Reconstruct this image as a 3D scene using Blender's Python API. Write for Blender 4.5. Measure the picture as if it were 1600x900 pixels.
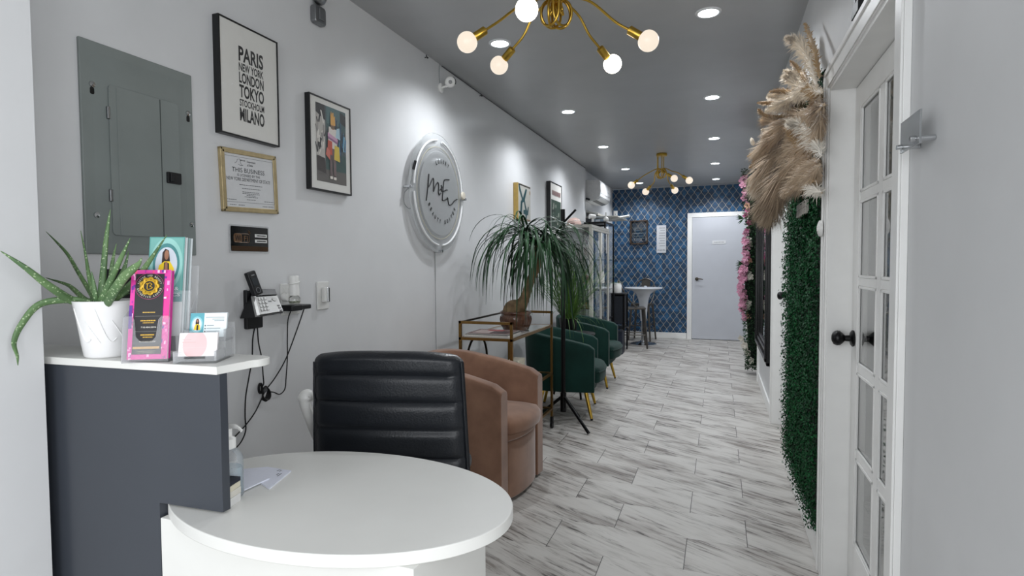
import bpy, math, random
from mathutils import Vector, Matrix
R = math.radians
PI = math.pi
random.seed(11)
SC = bpy.context.scene
COL = SC.collection
for _o in list(bpy.data.objects):
    bpy.data.objects.remove(_o)

# ------------------------------------------------------------------ camera
FPX = 894.634
YAW, PITCH, ROLL = R(19.94446), R(-2.34286), R(-0.35321)
CAM = Vector((0, 0, 1.25))
_f = Vector((-math.sin(YAW)*math.cos(PITCH), math.cos(YAW)*math.cos(PITCH), math.sin(PITCH)))
_r0 = Vector((math.cos(YAW), math.sin(YAW), 0))
_u0 = _r0.cross(_f)
_r = _r0*math.cos(ROLL) + _u0*math.sin(ROLL)
_u = -_r0*math.sin(ROLL) + _u0*math.cos(ROLL)
cam_data = bpy.data.cameras.new('camera')
cam_data.sensor_width = 36.0
cam_data.lens = FPX/1600*36
cam_data.clip_start = 0.02
cam = bpy.data.objects.new('camera', cam_data)
m = Matrix.Identity(4)
for i in range(3):
    m[i][0], m[i][1], m[i][2], m[i][3] = _r[i], _u[i], -_f[i], CAM[i]
cam.matrix_world = m
COL.objects.link(cam)
SC.camera = cam

# ------------------------------------------------------------------ world, light, exposure
SC.view_settings.view_transform = 'Standard'
SC.view_settings.look = 'None'
SC.view_settings.gamma = 1.0
SC.view_settings.use_curve_mapping = False
SC.view_settings.exposure = 0.2
W = bpy.data.worlds.new('world')
SC.world = W
W.use_nodes = True
W.node_tree.nodes['Background'].inputs[0].default_value = (0.75, 0.86, 1.0, 1)
W.node_tree.nodes['Background'].inputs[1].default_value = 0.6

def area(name, loc, target, sx, sy, power, color):
    l = bpy.data.lights.new(name, 'AREA')
    l.shape = 'RECTANGLE'; l.size = sx; l.size_y = sy
    l.energy = power; l.color = color
    o = bpy.data.objects.new(name, l)
    o.location = loc
    d = Vector(target) - Vector(loc)
    o.rotation_euler = d.to_track_quat('-Z', 'Y').to_euler()
    COL.objects.link(o)
    return o
# daylight falling in through the shop window behind the camera
DAY, DAY2 = 48.0, 48.0
area('daylight_side_window', (1.05, -.40, 1.40), (-1.7, 1.7, 1.25), 2.2, 2.0, DAY2, (.98, .99, 1.0))
area('daylight_window', (-1.15, -1.75, 1.45), (-.9, 3.0, 1.15), 2.5, 1.9, DAY, (0.98, 0.99, 1.0))
SPOT_W = 31.0          # one ceiling downlight
LENS_E = 16.0
SPOT_C = (0.93, 0.96, 1.0)

# ------------------------------------------------------------------ pixel helpers (frame 1600 x 900): a viewing ray met with a real plane
def ray(x, y):
    return (x-800)/FPX*_r - (y-450)/FPX*_u + _f
def onz(x, y, z):
    d = ray(x, y); return CAM + d*((z-CAM.z)/d.z)
def onx(x, y, X):
    d = ray(x, y); return CAM + d*(X/d.x)
def ony(x, y, Y):
    d = ray(x, y); return CAM + d*(Y/d.y)

# ------------------------------------------------------------------ materials
_mats = {}
def srgb(h):
    if isinstance(h, str):
        h = h.lstrip('#'); c = [int(h[i:i+2], 16)/255 for i in (0, 2, 4)]
        return tuple(v/12.92 if v <= .04045 else ((v+.055)/1.055)**2.4 for v in c)
    return tuple(h)
def mat(name, color=(.8, .8, .8), rough=.5, metal=0., var=.06, nscale=40., bump=0., bscale=60., spec=.5,
        sheen=0., trans=0., ior=1.45, emit=None, estr=0., coat=0., alpha=1., color2=None, thresh=None, island=0.):
    if name in _mats: return _mats[name]
    color = srgb(color)
    mt = bpy.data.materials.new(name); mt.use_nodes = True
    nt = mt.node_tree; N = nt.nodes; L = nt.links
    b = N['Principled BSDF']
    b.inputs['Roughness'].default_value = rough
    b.inputs['Metallic'].default_value = metal
    b.inputs['Specular IOR Level'].default_value = spec
    b.inputs['IOR'].default_value = ior
    b.inputs['Transmission Weight'].default_value = trans
    b.inputs['Sheen Weight'].default_value = sheen
    b.inputs['Coat Weight'].default_value = coat
    b.inputs['Alpha'].default_value = alpha
    tc = N.new('ShaderNodeTexCoord')
    nz = N.new('ShaderNodeTexNoise'); nz.inputs['Scale'].default_value = nscale; nz.inputs['Detail'].default_value = 4
    L.new(tc.outputs['Object'], nz.inputs['Vector'])
    rp = N.new('ShaderNodeValToRGB')
    lo = tuple(max(0, c*(1-var)) for c in color); hi = tuple(min(1, c*(1+var)) for c in color)
    if color2 is not None: lo, hi = color, srgb(color2)
    a0, a1 = thresh if thresh else (.3, .7)
    rp.color_ramp.elements[0].position = a0; rp.color_ramp.elements[0].color = (*lo, 1)
    rp.color_ramp.elements[1].position = a1; rp.color_ramp.elements[1].color = (*hi, 1)
    L.new(nz.outputs['Fac'], rp.inputs['Fac'])
    out = rp.outputs['Color']
    if island:
        g = N.new('ShaderNodeNewGeometry'); hs = N.new('ShaderNodeHueSaturation')
        mp = N.new('ShaderNodeMapRange'); mp.inputs['To Min'].default_value = 1-island; mp.inputs['To Max'].default_value = 1+island
        L.new(g.outputs['Random Per Island'], mp.inputs['Value'])
        L.new(mp.outputs['Result'], hs.inputs['Value']); L.new(out, hs.inputs['Color']); out = hs.outputs['Color']
    L.new(out, b.inputs['Base Color'])
    if bump:
        n2 = N.new('ShaderNodeTexNoise'); n2.inputs['Scale'].default_value = bscale; n2.inputs['Detail'].default_value = 3
        L.new(tc.outputs['Object'], n2.inputs['Vector'])
        bp = N.new('ShaderNodeBump'); bp.inputs['Strength'].default_value = bump; bp.inputs['Distance'].default_value = .01
        L.new(n2.outputs['Fac'], bp.inputs['Height']); L.new(bp.outputs['Normal'], b.inputs['Normal'])
    if emit is not None:
        b.inputs['Emission Color'].default_value = (*srgb(emit), 1); b.inputs['Emission Strength'].default_value = estr
    _mats[name] = mt
    return mt
def ink(hexcol, rough=.55):
    return mat('ink_'+hexcol.lstrip('#')+('' if rough == .55 else '_%d' % int(rough*100)), hexcol, rough, var=.03)

class Nodes:
    def __init__(s, mt): s.nt = mt.node_tree; s.N = s.nt.nodes; s.L = s.nt.links
    def m(s, op, a, b=None, c=None):
        n = s.N.new('ShaderNodeMath'); n.operation = op
        for i, v in enumerate((a, b, c)):
            if v is None: continue
            if hasattr(v, 'is_output'): s.L.new(v, n.inputs[i])
            else: n.inputs[i].default_value = v
        return n.outputs[0]
    def ramp(s, fac, stops):
        n = s.N.new('ShaderNodeValToRGB'); e = n.color_ramp.elements
        while len(e) < len(stops): e.new(.5)
        for i, (p, c) in enumerate(stops): e[i].position = p; e[i].color = (*c, 1)
        s.L.new(fac, n.inputs[0]); return n.outputs[0]
    def mix(s, fac, a, b, mode='MIX'):
        n = s.N.new('ShaderNodeMix'); n.data_type = 'RGBA'; n.blend_type = mode
        for i, v in ((0, fac), (6, a), (7, b)):
            if hasattr(v, 'is_output'): s.L.new(v, n.inputs[i])
            elif i == 0: n.inputs[0].default_value = v
            else: n.inputs[i].default_value = (*v, 1)
        return n.outputs[2]
    def comb(s, x, y, z):
        n = s.N.new('ShaderNodeCombineXYZ')
        for i, v in enumerate((x, y, z)):
            if hasattr(v, 'is_output'): s.L.new(v, n.inputs[i])
            else: n.inputs[i].default_value = v
        return n.outputs[0]
    def xyz(s):
        t = s.N.new('ShaderNodeTexCoord'); q = s.N.new('ShaderNodeSeparateXYZ')
        s.L.new(t.outputs['Object'], q.inputs[0]); return q.outputs
    def noise(s, vec, scale, detail=4, rough=.5, dist=0.):
        n = s.N.new('ShaderNodeTexNoise'); s.L.new(vec, n.inputs['Vector'])
        n.inputs['Scale'].default_value = scale; n.inputs['Detail'].default_value = detail
        n.inputs['Roughness'].default_value = rough; n.inputs['Distortion'].default_value = dist
        return n.outputs['Fac']
    def rand(s, vec):
        n = s.N.new('ShaderNodeTexWhiteNoise'); s.L.new(vec, n.inputs['Vector']); return n.outputs['Value']

def floor_material():
    mt = bpy.data.materials.new('marble_plank_tiles'); mt.use_nodes = True
    n = Nodes(mt); b = n.N['Principled BSDF']; X, Y, Z = n.xyz()
    row_f = n.m('DIVIDE', n.m('SUBTRACT', Y, 2.39), .283)
    row = n.m('FLOOR', row_f); fr = n.m('SUBTRACT', row_f, row)
    par = n.m('FLOORED_MODULO', row, 2.0)
    off = n.m('ADD', n.m('MULTIPLY', par, .255), -.13)
    col_f = n.m('DIVIDE', n.m('SUBTRACT', X, off), .585)
    col = n.m('FLOOR', col_f); fc = n.m('SUBTRACT', col_f, col)
    rnd = n.rand(n.comb(row, col, 0))
    # veins run along each plank, slightly slanted, shifted from plank to plank
    sx = n.m('ADD', n.m('MULTIPLY', X, 1.0), n.m('MULTIPLY', rnd, 7.0))
    sl = n.m('ADD', Y, n.m('MULTIPLY', X, .52))
    v = n.comb(n.m('MULTIPLY', sx, 1.15), n.m('MULTIPLY', sl, 9.0), n.m('MULTIPLY', rnd, 13.0))
    a = n.noise(v, 2.4, 8, .66, .5)
    thin = n.ramp(n.m('ABSOLUTE', n.m('SUBTRACT', a, .53)), [(.0, (1, 1, 1)), (.022, (.75, .75, .75)), (.05, (0, 0, 0))])
    smear = n.ramp(a, [(.47, (0, 0, 0)), (.62, (1, 1, 1))])
    v2 = n.comb(n.m('MULTIPLY', sx, 2.6), n.m('MULTIPLY', sl, 26.0), n.m('MULTIPLY', rnd, 5.0))
    c = n.noise(v2, 1.9, 6, .62, .4)
    grain = n.ramp(c, [(.50, (0, 0, 0)), (.66, (1, 1, 1))])
    patch = n.noise(n.comb(n.m('MULTIPLY', sx, 1.3), n.m('MULTIPLY', sl, 3.4), n.m('MULTIPLY', rnd, 3.0)), 1.7, 3, .55)
    gate = n.ramp(patch, [(.43, (1, 1, 1)), (.60, (.05, .05, .05))])
    base = n.ramp(patch, [(.25, srgb('#a5a09b')), (.5, srgb('#bdbab5')), (.8, srgb('#c6c4bf'))])
    colr = n.mix(n.m('MULTIPLY', n.m('MULTIPLY', smear, gate), .75), base, srgb('#756d66'))
    colr = n.mix(n.m('MULTIPLY', n.m('MULTIPLY', grain, gate), .60), colr, srgb('#564f49'))
    colr = n.mix(n.m('MULTIPLY', n.m('MULTIPLY', thin, n.m('MULTIPLY', grain, n.m('ADD', gate, .30))), 1.0), colr, srgb('#37322e'))
    edge_y = n.m('MINIMUM', fr, n.m('SUBTRACT', 1.0, fr))
    edge_x = n.m('MINIMUM', fc, n.m('SUBTRACT', 1.0, fc))
    jy = n.m('LESS_THAN', edge_y, .0032); jx = n.m('LESS_THAN', edge_x, .0030)
    colr = n.mix(n.m('MULTIPLY', jy, .35), colr, srgb('#6d6a66'))
    colr = n.mix(n.m('MULTIPLY', jx, .9), colr, srgb('#2e2b29'))
    n.L.new(colr, b.inputs['Base Color'])
    b.inputs['Roughness'].default_value = .42
    b.inputs['Specular IOR Level'].default_value = .4
    return mt

def wallpaper_material():
    mt = bpy.data.materials.new('blue_ogee_wallpaper'); mt.use_nodes = True
    n = Nodes(mt); b = n.N['Principled BSDF']; X, Y, Z = n.xyz()
    P, Hh = .107, .151                         # width and height of one scallop
    ph = n.m('MULTIPLY', Z, 2*PI/Hh)
    tri = n.m('ADD', n.m('MULTIPLY', n.m('COSINE', ph), .225), n.m('MULTIPLY', n.m('COSINE', n.m('MULTIPLY', ph, 3.0)), .004))
    u = n.m('DIVIDE', X, P)
    def line(sgn, sh):
        w = n.m('ADD', n.m('ADD', u, sh), n.m('MULTIPLY', tri, sgn))
        return n.m('ABSOLUTE', n.m('SUBTRACT', n.m('FLOORED_MODULO', w, 1.0), .5))
    d = n.m('MINIMUM', line(1.0, .0), line(-1.0, .5))
    ln = n.ramp(d, [(.020, (1, 1, 1)), (.046, (0, 0, 0))])
    ci = n.m('FLOOR', n.m('MULTIPLY', u, 2.0)); ri = n.m('FLOOR', n.m('DIVIDE', Z, Hh/2))
    rnd = n.rand(n.comb(ci, ri, 1.0))
    cloud = n.noise(n.comb(X, Y, Z), 9, 4, .6)
    f = n.m('ADD', n.m('MULTIPLY', rnd, .55), n.m('MULTIPLY', cloud, .5))
    tile = n.ramp(f, [(.15, srgb('#122c44')), (.5, srgb('#173f60')), (.85, srgb('#205a85'))])
    colr = n.mix(ln, tile, srgb('#a5a093'))
    n.L.new(colr, b.inputs['Base Color'])
    b.inputs['Roughness'].default_value = .45
    return mt

# ------------------------------------------------------------------ mesh builder
class MB:
    def __init__(s): s.v = []; s.f = []; s.mi = []; s.cur = 0
    def mat(s, i): s.cur = i; return s
    def add(s, vs, fs):
        o = len(s.v); s.v += [tuple(v) for v in vs]
        for f in fs: s.f.append(tuple(i+o for i in f)); s.mi.append(s.cur)
        return s
    def box(s, x0, x1, y0, y1, z0, z1):
        return s.add([(x0,y0,z0),(x1,y0,z0),(x1,y1,z0),(x0,y1,z0),(x0,y0,z1),(x1,y0,z1),(x1,y1,z1),(x0,y1,z1)],
                     [(0,3,2,1),(4,5,6,7),(0,1,5,4),(1,2,6,5),(2,3,7,6),(3,0,4,7)])
    def obox(s, c, ax, ay, az):
        c, ax, ay, az = Vector(c), Vector(ax), Vector(ay), Vector(az)
        vs = [c+ax*i+ay*j+az*k for k in (-1,1) for (i,j) in ((-1,-1),(1,-1),(1,1),(-1,1))]
        fs = [(0,3,2,1),(4,5,6,7),(0,1,5,4),(1,2,6,5),(2,3,7,6),(3,0,4,7)]
        if ax.cross(ay).dot(az) < 0: fs = [tuple(reversed(f)) for f in fs]
        return s.add(vs, fs)
    def quad(s, a, b, c, d): return s.add([a,b,c,d], [(0,1,2,3)])
    def _frame(s, d):
        d = Vector(d).normalized()
        a = Vector((0,0,1)) if abs(d.z) < .9 else Vector((1,0,0))
        u = d.cross(a).normalized(); return u, d.cross(u).normalized()
    def cyl(s, p0, p1, r0, r1=None, n=16, cap=True):
        p0, p1 = Vector(p0), Vector(p1); r1 = r0 if r1 is None else r1
        u, w = s._frame(p1-p0); vs = []
        for p, r in ((p0, r0), (p1, r1)):
            for i in range(n):
                t = 2*PI*i/n; vs.append(p+u*(r*math.cos(t))+w*(r*math.sin(t)))
        fs = [(i, (i+1) % n, n+(i+1) % n, n+i) for i in range(n)]
        if cap: fs += [tuple(reversed(range(n))), tuple(range(n, 2*n))]
        return s.add(vs, fs)
    def lathe(s, prof, o=(0,0,0), axis=(0,0,1), n=32, cap=True):
        o = Vector(o); ax = Vector(axis).normalized(); u, w = s._frame(ax)
        vs = []; 
        for r, h in prof:
            for i in range(n):
                t = 2*PI*i/n; vs.append(o+ax*h+u*(r*math.cos(t))+w*(r*math.sin(t)))
        fs = []
        for k in range(len(prof)-1):
            for i in range(n):
                j = (i+1) % n; fs.append((k*n+i, k*n+j, (k+1)*n+j, (k+1)*n+i))
        if cap:
            fs.append(tuple(reversed(range(n)))); fs.append(tuple(range((len(prof)-1)*n, len(prof)*n)))
        return s.add(vs, fs)
    def sphere(s, c, r, n=16, m_=10, sc=(1,1,1)):
        c = Vector(c); vs = []; fs = []
        for k in range(1, m_):
            a = PI*k/m_
            for i in range(n):
                t = 2*PI*i/n
                vs.append(c+Vector((r*sc[0]*math.sin(a)*math.cos(t), r*sc[1]*math.sin(a)*math.sin(t), r*sc[2]*math.cos(a))))
        for k in range(m_-2):
            for i in range(n):
                j = (i+1) % n; fs.append((k*n+i, (k+1)*n+i, (k+1)*n+j, k*n+j))
        b = len(vs); vs += [c+Vector((0,0,r*sc[2])), c-Vector((0,0,r*sc[2]))]
        for i in range(n):
            j = (i+1) % n; fs.append((b, i, j)); fs.append((b+1, (m_-2)*n+j, (m_-2)*n+i))
        return s.add(vs, fs)
    def tube(s, pts, r, n=8, closed=False, flat=1.0, up=None):
        pts = [Vector(p) for p in pts]; k = len(pts)
        rs = list(r) if isinstance(r, (list, tuple)) else [r]*k
        T = []
        for i in range(k):
            a = pts[(i-1) % k] if (closed or i > 0) else pts[i]
            b = pts[(i+1) % k] if (closed or i < k-1) else pts[i]
            d = b-a; T.append(d.normalized() if d.length > 1e-9 else Vector((0,0,1)))
        if up is None: u, _ = s._frame(T[0])
        else: u = Vector(up)
        vs = []
        for i in range(k):
            u = (u - T[i]*u.dot(T[i]))
            u = u.normalized() if u.length > 1e-6 else s._frame(T[i])[0]
            w = T[i].cross(u)
            for j in range(n):
                t = 2*PI*j/n; vs.append(pts[i]+u*(rs[i]*math.cos(t)*flat)+w*(rs[i]*math.sin(t)))
        fs = []
        for i in range(k if closed else k-1):
            i2 = (i+1) % k
            for j in range(n):
                j2 = (j+1) % n; fs.append((i*n+j, i*n+j2, i2*n+j2, i2*n+j))
        if not closed: fs += [tuple(reversed(range(n))), tuple(range((k-1)*n, k*n))]
        return s.add(vs, fs)
    def prism(s, poly, fn, h0, h1):
        """poly: 2-D outline (counter-clockwise seen from the h1 side), fn(a, b, h) -> point"""
        k = len(poly)
        vs = [fn(a, b, h0) for a, b in poly] + [fn(a, b, h1) for a, b in poly]
        fs = [(i, (i+1) % k, k+(i+1) % k, k+i) for i in range(k)] + [tuple(reversed(range(k))), tuple(range(k, 2*k))]
        return s.add(vs, fs)
    def poly(s, pts): return s.add(pts, [tuple(range(len(pts)))])
    def build(s, name, mats, parent=None, bevel=0., seg=2, smooth=38., sub=0, recalc=False):
        me = bpy.data.meshes.new(name)
        me.from_pydata([tuple(v) for v in s.v], [], s.f)
        for mt in (mats if isinstance(mats, (list, tuple)) else [mats]): me.materials.append(mt)
        if any(s.mi): me.polygons.foreach_set('material_index', s.mi)
        if recalc:
            import bmesh
            bm = bmesh.new(); bm.from_mesh(me); bmesh.ops.recalc_face_normals(bm, faces=bm.faces); bm.to_mesh(me); bm.free()
        me.update()
        if smooth:
            me.shade_smooth()
            if not sub: me.set_sharp_from_angle(angle=R(smooth))
        o = bpy.data.objects.new(name, me); COL.objects.link(o)
        if bevel:
            md = o.modifiers.new('bevel', 'BEVEL'); md.width = bevel; md.segments = seg; md.limit_method = 'ANGLE'; md.angle_limit = R(35)
            md.harden_normals = True
        if sub:
            md = o.modifiers.new('sub', 'SUBSURF'); md.levels = sub; md.render_levels = sub
        if parent is not None: attach(o, parent)
        return o

def attach(o, parent):
    o.parent = parent
    if parent.parent is None: o.matrix_parent_inverse = parent.matrix_basis.inverted()
    else: o.matrix_parent_inverse = Matrix.Identity(4)

_labels = set()
def thing(name, label, cat, loc=(0,0,0), group=None):
    o = bpy.data.objects.new(name, None); o.empty_display_size = .05; o.location = loc
    COL.objects.link(o)
    return tag(o, label, cat, group)
def tag(o, label, cat, group=None):
    o['label'] = label; o['category'] = cat
    if group: o['group'] = group
    return o
def struct(o): o['kind'] = 'structure'; return o
def copy_tree(o, parent=None):
    c = o.copy(); COL.objects.link(c)
    if parent is not None: c.parent = parent
    for ch in list(o.children): copy_tree(ch, c)
    return c
def rbox(name, mt, parent, x0, x1, y0, y1, z0, z1, bevel=.004, seg=2):
    return MB().box(x0, x1, y0, y1, z0, z1).build(name, mt, parent, bevel=bevel, seg=seg)

def text_mb(body, right, up, origin, width, height, extrude=.0006, bold=0., align='L', mb=None):
    """lettering as mesh: fits body into width x height at origin (lower left of the line)"""
    cu = bpy.data.curves.new('t', 'FONT'); cu.body = body; cu.size = 1; cu.extrude = 0.0; cu.offset = bold
    cu.resolution_u = 3
    o = bpy.data.objects.new('t', cu); COL.objects.link(o)
    dg = bpy.context.evaluated_depsgraph_get()
    me = bpy.data.meshes.new_from_object(o.evaluated_get(dg))
    bpy.data.objects.remove(o); bpy.data.curves.remove(cu)
    xs = [v.co.x for v in me.vertices]; ys = [v.co.y for v in me.vertices]
    x0, x1, y0, y1 = min(xs), max(xs), min(ys), max(ys)
    right, up, origin = Vector(right), Vector(up), Vector(origin)
    nrm = right.cross(up)
    mb = mb or MB()
    vs = [origin + right*((v.co.x-x0)/(x1-x0)*width) + up*((v.co.y-y0)/(y1-y0)*height) + nrm*extrude for v in me.vertices]
    mb.add(vs, [tuple(p.vertices) for p in me.polygons])
    bpy.data.meshes.remove(me)
    return mb
def arc_text(mb, body, centre, right, up, rad, a0, a1, h, extrude=.0008, inside=False, wfac=.62):
    """letters set round a circle from angle a0 to a1 (degrees, 90 = top)"""
    n = len(body)
    for i, ch in enumerate(body):
        if ch == ' ': continue
        a = R(a0+(a1-a0)*i/(n-1))
        d = Vector(right)*math.cos(a)+Vector(up)*math.sin(a)
        t = Vector(right)*math.sin(a)-Vector(up)*math.cos(a)
        if inside: t, d2 = -t, -d
        else: d2 = d
        w = h*wfac*(.35 if ch == 'I' else 1)
        base = Vector(centre)+d*rad
        text_mb(ch, t, d2, base-t*(w/2)-d2*(h/2), w, h, extrude, .05, mb=mb)
    return mb
def smoothpts(pts, n=6):
    """Catmull-Rom through the points"""
    P = [Vector(p) for p in pts]; out = []
    Q = [P[0]*2-P[1]]+P+[P[-1]*2-P[-2]]
    for i in range(1, len(Q)-2):
        for k in range(n):
            t = k/n; a, b, c, d = Q[i-1], Q[i], Q[i+1], Q[i+2]
            out.append(.5*((2*b)+(c-a)*t+(2*a-5*b+4*c-d)*t*t+(3*b-a-3*c+d)*t**3))
    out.append(P[-1]); return out
def rrect(x0, x1, y0, y1, r, n=5):
    pts = []
    for cx, cy, a in ((x1-r, y0+r, -90), (x1-r, y1-r, 0), (x0+r, y1-r, 90), (x0+r, y0+r, 180)):
        for k in range(n+1):
            t = R(a+90*k/n); pts.append((cx+r*math.cos(t), cy+r*math.sin(t)))
    return pts
UPZ = Vector((0,0,1)); WY = Vector((0,1,0)); WX = Vector((1,0,0))
LX, RX, CZ, BY = -1.70, .40, 2.537, 9.90

# shared materials
M_wall = mat('grey_wall_paint', '#d0d1d2', .28, var=.02, nscale=6, bump=.05, bscale=9, spec=.45)
M_wall2 = mat('pale_wall_paint', '#d0d1d2', .5, var=.02, nscale=6, bump=.04, bscale=14, spec=.3)
M_ceil = mat('grey_ceiling_paint', '#a5a6a7', .36, var=.03, nscale=5, bump=.06, bscale=7, spec=.45)
M_trim = mat('white_trim_paint', '#ebebe9', .35, var=.02, nscale=12, bump=.03, bscale=30)
M_white = mat('white_plastic', '#e6e6e3', .35, var=.02)
M_black = mat('black_plastic', '#101114', .38, var=.1)
M_blackm = mat('black_metal', '#0d0d0e', .35, .6, var=.1)
M_brass = mat('brushed_brass', '#c4a148', .28, 1., var=.08, nscale=90)
M_gold = mat('satin_gold_metal', '#8a6c3f', .36, 1., var=.08, nscale=90)
M_chrome = mat('chrome', '#c9cbcd', .12, 1., var=.03)
M_steel = mat('dull_steel', '#8e9092', .35, 1., var=.06)
M_glass = mat('clear_glass', (.98, .99, .985), 0.0, var=0, trans=1., ior=1.47)
def thin_clear(name, tint, clear, rough=.04, fw=.6):
    mt = bpy.data.materials.new(name); mt.use_nodes = True
    n = Nodes(mt); b = n.N['Principled BSDF']; b.inputs['Base Color'].default_value = (*tint, 1); b.inputs['Roughness'].default_value = rough
    tr = n.N.new('ShaderNodeBsdfTransparent'); lw = n.N.new('ShaderNodeLayerWeight'); lw.inputs['Blend'].default_value = .25
    f = n.m('ADD', n.m('MULTIPLY', lw.outputs['Fresnel'], fw), 1-clear)
    mx = n.N.new('ShaderNodeMixShader'); n.L.new(n.m('MINIMUM', f, 1.0), mx.inputs[0]); n.L.new(tr.outputs[0], mx.inputs[1]); n.L.new(b.outputs[0], mx.inputs[2])
    n.L.new(mx.outputs[0], n.N['Material Output'].inputs['Surface'])
    return mt
M_acryl = thin_clear('clear_acrylic', (.78, .80, .82), .90)
M_disc = thin_clear('clear_sign_acrylic', (.62, .64, .65), .90)
M_green = mat('green_velvet', '#0e2f29', .75, var=.22, nscale=7, sheen=.08, spec=.2)
M_brown = mat('tan_velvet', '#93705b', .75, color2='#745544', nscale=6, thresh=(.35, .72), sheen=.4, spec=.2)
# ================================================================== SETTING
struct(MB().box(-2.7, 2.2, -1.7, 10.1, -.1, 0).build('floor', floor_material(), smooth=0))
struct(MB().box(-2.7, 2.2, -1.7, 10.1, CZ, CZ+.1).build('ceiling', M_ceil, smooth=0))
struct(MB().box(-1.85, LX, .84, 7.60, 0, CZ).build('wall_left', M_wall, smooth=0))
struct(MB().box(-1.95, -1.745, 7.60, BY, 0, CZ).build('wall_left_rear', M_wall, smooth=0))
struct(MB().box(-1.85, -1.42, .30, .84, 0, CZ).build('wall_left_front', M_wall2, smooth=0))
struct(MB().box(-2.7, -2.6, -1.7, .30, 0, CZ).box(-2.7, -1.85, .30, .40, 0, CZ).build('wall_entry', M_wall2, smooth=0))
wf = MB().box(-2.7, .55, -1.7, -1.6, 0, .42).box(-2.7, .55, -1.7, -1.6, 2.43, CZ).box(-2.7, -2.5, -1.7, -1.6, .42, 2.43).box(.30, .55, -1.7, -1.6, .42, 2.43)
struct(wf.build('wall_front', M_wall2, smooth=0))
w1 = struct(MB().box(-2.5, -2.44, -1.68, -1.62, .42, 2.43).box(.24, .30, -1.68, -1.62, .42, 2.43).box(-1.13, -1.07, -1.68, -1.62, .42, 2.43)
            .box(-2.44, .24, -1.68, -1.62, .42, .48).box(-2.44, .24, -1.68, -1.62, 2.37, 2.43).build('window_1', M_black, bevel=.003))
struct(MB().box(RX+.03, RX+.09, -1.58, -1.52, .30, 2.40).box(RX+.03, RX+.09, .49, .55, .30, 2.40).box(RX+.03, RX+.09, -.55, -.49, .30, 2.40).box(RX+.03, RX+.09, -1.52, .49, .30, .36).box(RX+.03, RX+.09, -1.52, .49, 2.34, 2.40).build('window_2', M_black, bevel=.003))
struct(MB().box(-2.0, .62, BY, BY+.1, 0, CZ).build('wall_back', wallpaper_material(), smooth=0))
# right wall with its two door openings
struct(MB().box(RX, RX+.12, .55, 1.605, 0, CZ).box(RX, RX+.12, -1.7, .55, 0, .30).box(RX, RX+.12, -1.7, .55, 2.40, CZ).box(RX, RX+.12, 1.605, 2.50, 1.915, CZ).build('wall_right', M_wall2, smooth=0))
struct(MB().box(RX, RX+.12, 2.50, 3.85, 0, CZ).box(RX, RX+.12, 3.85, 4.84, 1.98, CZ).build('wall_right_middle', M_wall2, smooth=0))
struct(MB().box(RX, RX+.12, 4.84, 6.56, 0, CZ).build('wall_right_far', M_wall2, smooth=0))
struct(MB().box(RX+.06, RX+.18, 6.56, BY, 0, CZ).build('wall_right_rear', M_wall2, smooth=0))
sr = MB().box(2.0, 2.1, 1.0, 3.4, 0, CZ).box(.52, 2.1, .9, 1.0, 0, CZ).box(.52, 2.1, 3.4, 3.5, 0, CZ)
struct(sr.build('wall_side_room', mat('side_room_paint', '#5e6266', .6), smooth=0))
# baseboards
struct(MB().box(LX, LX+.014, .84, 7.60, 0, .09).build('baseboard_left', M_trim, bevel=.004))
struct(MB().box(-1.745, -.51, BY-.016, BY, 0, .095).build('baseboard_back', M_trim, bevel=.004))
struct(MB().box(RX-.014, RX, 2.575, 3.77, 0, .10).box(RX-.014, RX, 4.92, 6.50, 0, .10).box(RX-.014, RX, .55, 1.525, 0, .10).build('baseboard_right', M_trim, bevel=.004))
# french door casing: near and far uprights, header, jamb linings
def casing(name, y0, y1, zt, w=.078, far_only=False):
    b = MB()
    b.box(RX-.016, RX, y1, y1+w, 0, zt+w).box(RX-.022, RX-.016, y1+w-.02, y1+w, 0, zt+w).box(RX-.020, RX-.016, y1+.004, y1+.014, 0, zt)
    b.box(RX-.016, RX, y0-w, y0, 0, zt+w).box(RX-.022, RX-.016, y0-w, y0-w+.02, 0, zt+w)
    b.box(RX-.016, RX, y0, y1, zt, zt+w).box(RX-.022, RX-.016, y0-w, y1+w, zt+w-.02, zt+w).box(RX-.020, RX-.016, y0, y1, zt+.004, zt+.014)
    b.box(RX-.010, RX+.12, y1-.012, y1+.001, 0, zt).box(RX-.010, RX+.12, y0-.001, y0+.012, 0, zt).box(RX-.010, RX+.12, y0, y1, zt-.012, zt+.001)
    return struct(b.build(name, M_trim, bevel=.0025))
casing('trim_1', 1.605, 2.50, 1.915)
casing('trim_2', 3.85, 4.84, 1.98)
struct(MB().box(RX-.022, RX+.02, 6.50, 6.58, 0, 2.06).build('trim_3', M_trim, bevel=.003))
# french door
DX0, DX1 = RX+.075, RX+.112
ys0, ys1 = 1.620, 2.486
gy = [(1.948, 2.092), (2.150, 2.402)]
gz = [(.205, .525), (.555, .845), (.875, 1.165), (1.195, 1.475), (1.505, 1.815)]
d = MB()
ycuts = [ys0, gy[0][0], gy[0][1], gy[1][0], gy[1][1], ys1]
d.box(DX0, DX1, ys0, gy[0][0], .006, 1.900).box(DX0, DX1, gy[1][1], ys1, .006, 1.900)
d.box(DX0, DX1, gy[0][0], gy[1][1], .006, gz[0][0]).box(DX0, DX1, gy[0][0], gy[1][1], gz[-1][1], 1.900)
d.box(DX0+.004, DX1-.004, gy[0][1], gy[1][0], gz[0][0], gz[-1][1])
for k in range(4):
    d.box(DX0+.004, DX1-.004, gy[0][0], gy[0][1], gz[k][1], gz[k+1][0]).box(DX0+.004, DX1-.004, gy[1][0], gy[1][1], gz[k][1], gz[k+1][0])
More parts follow.
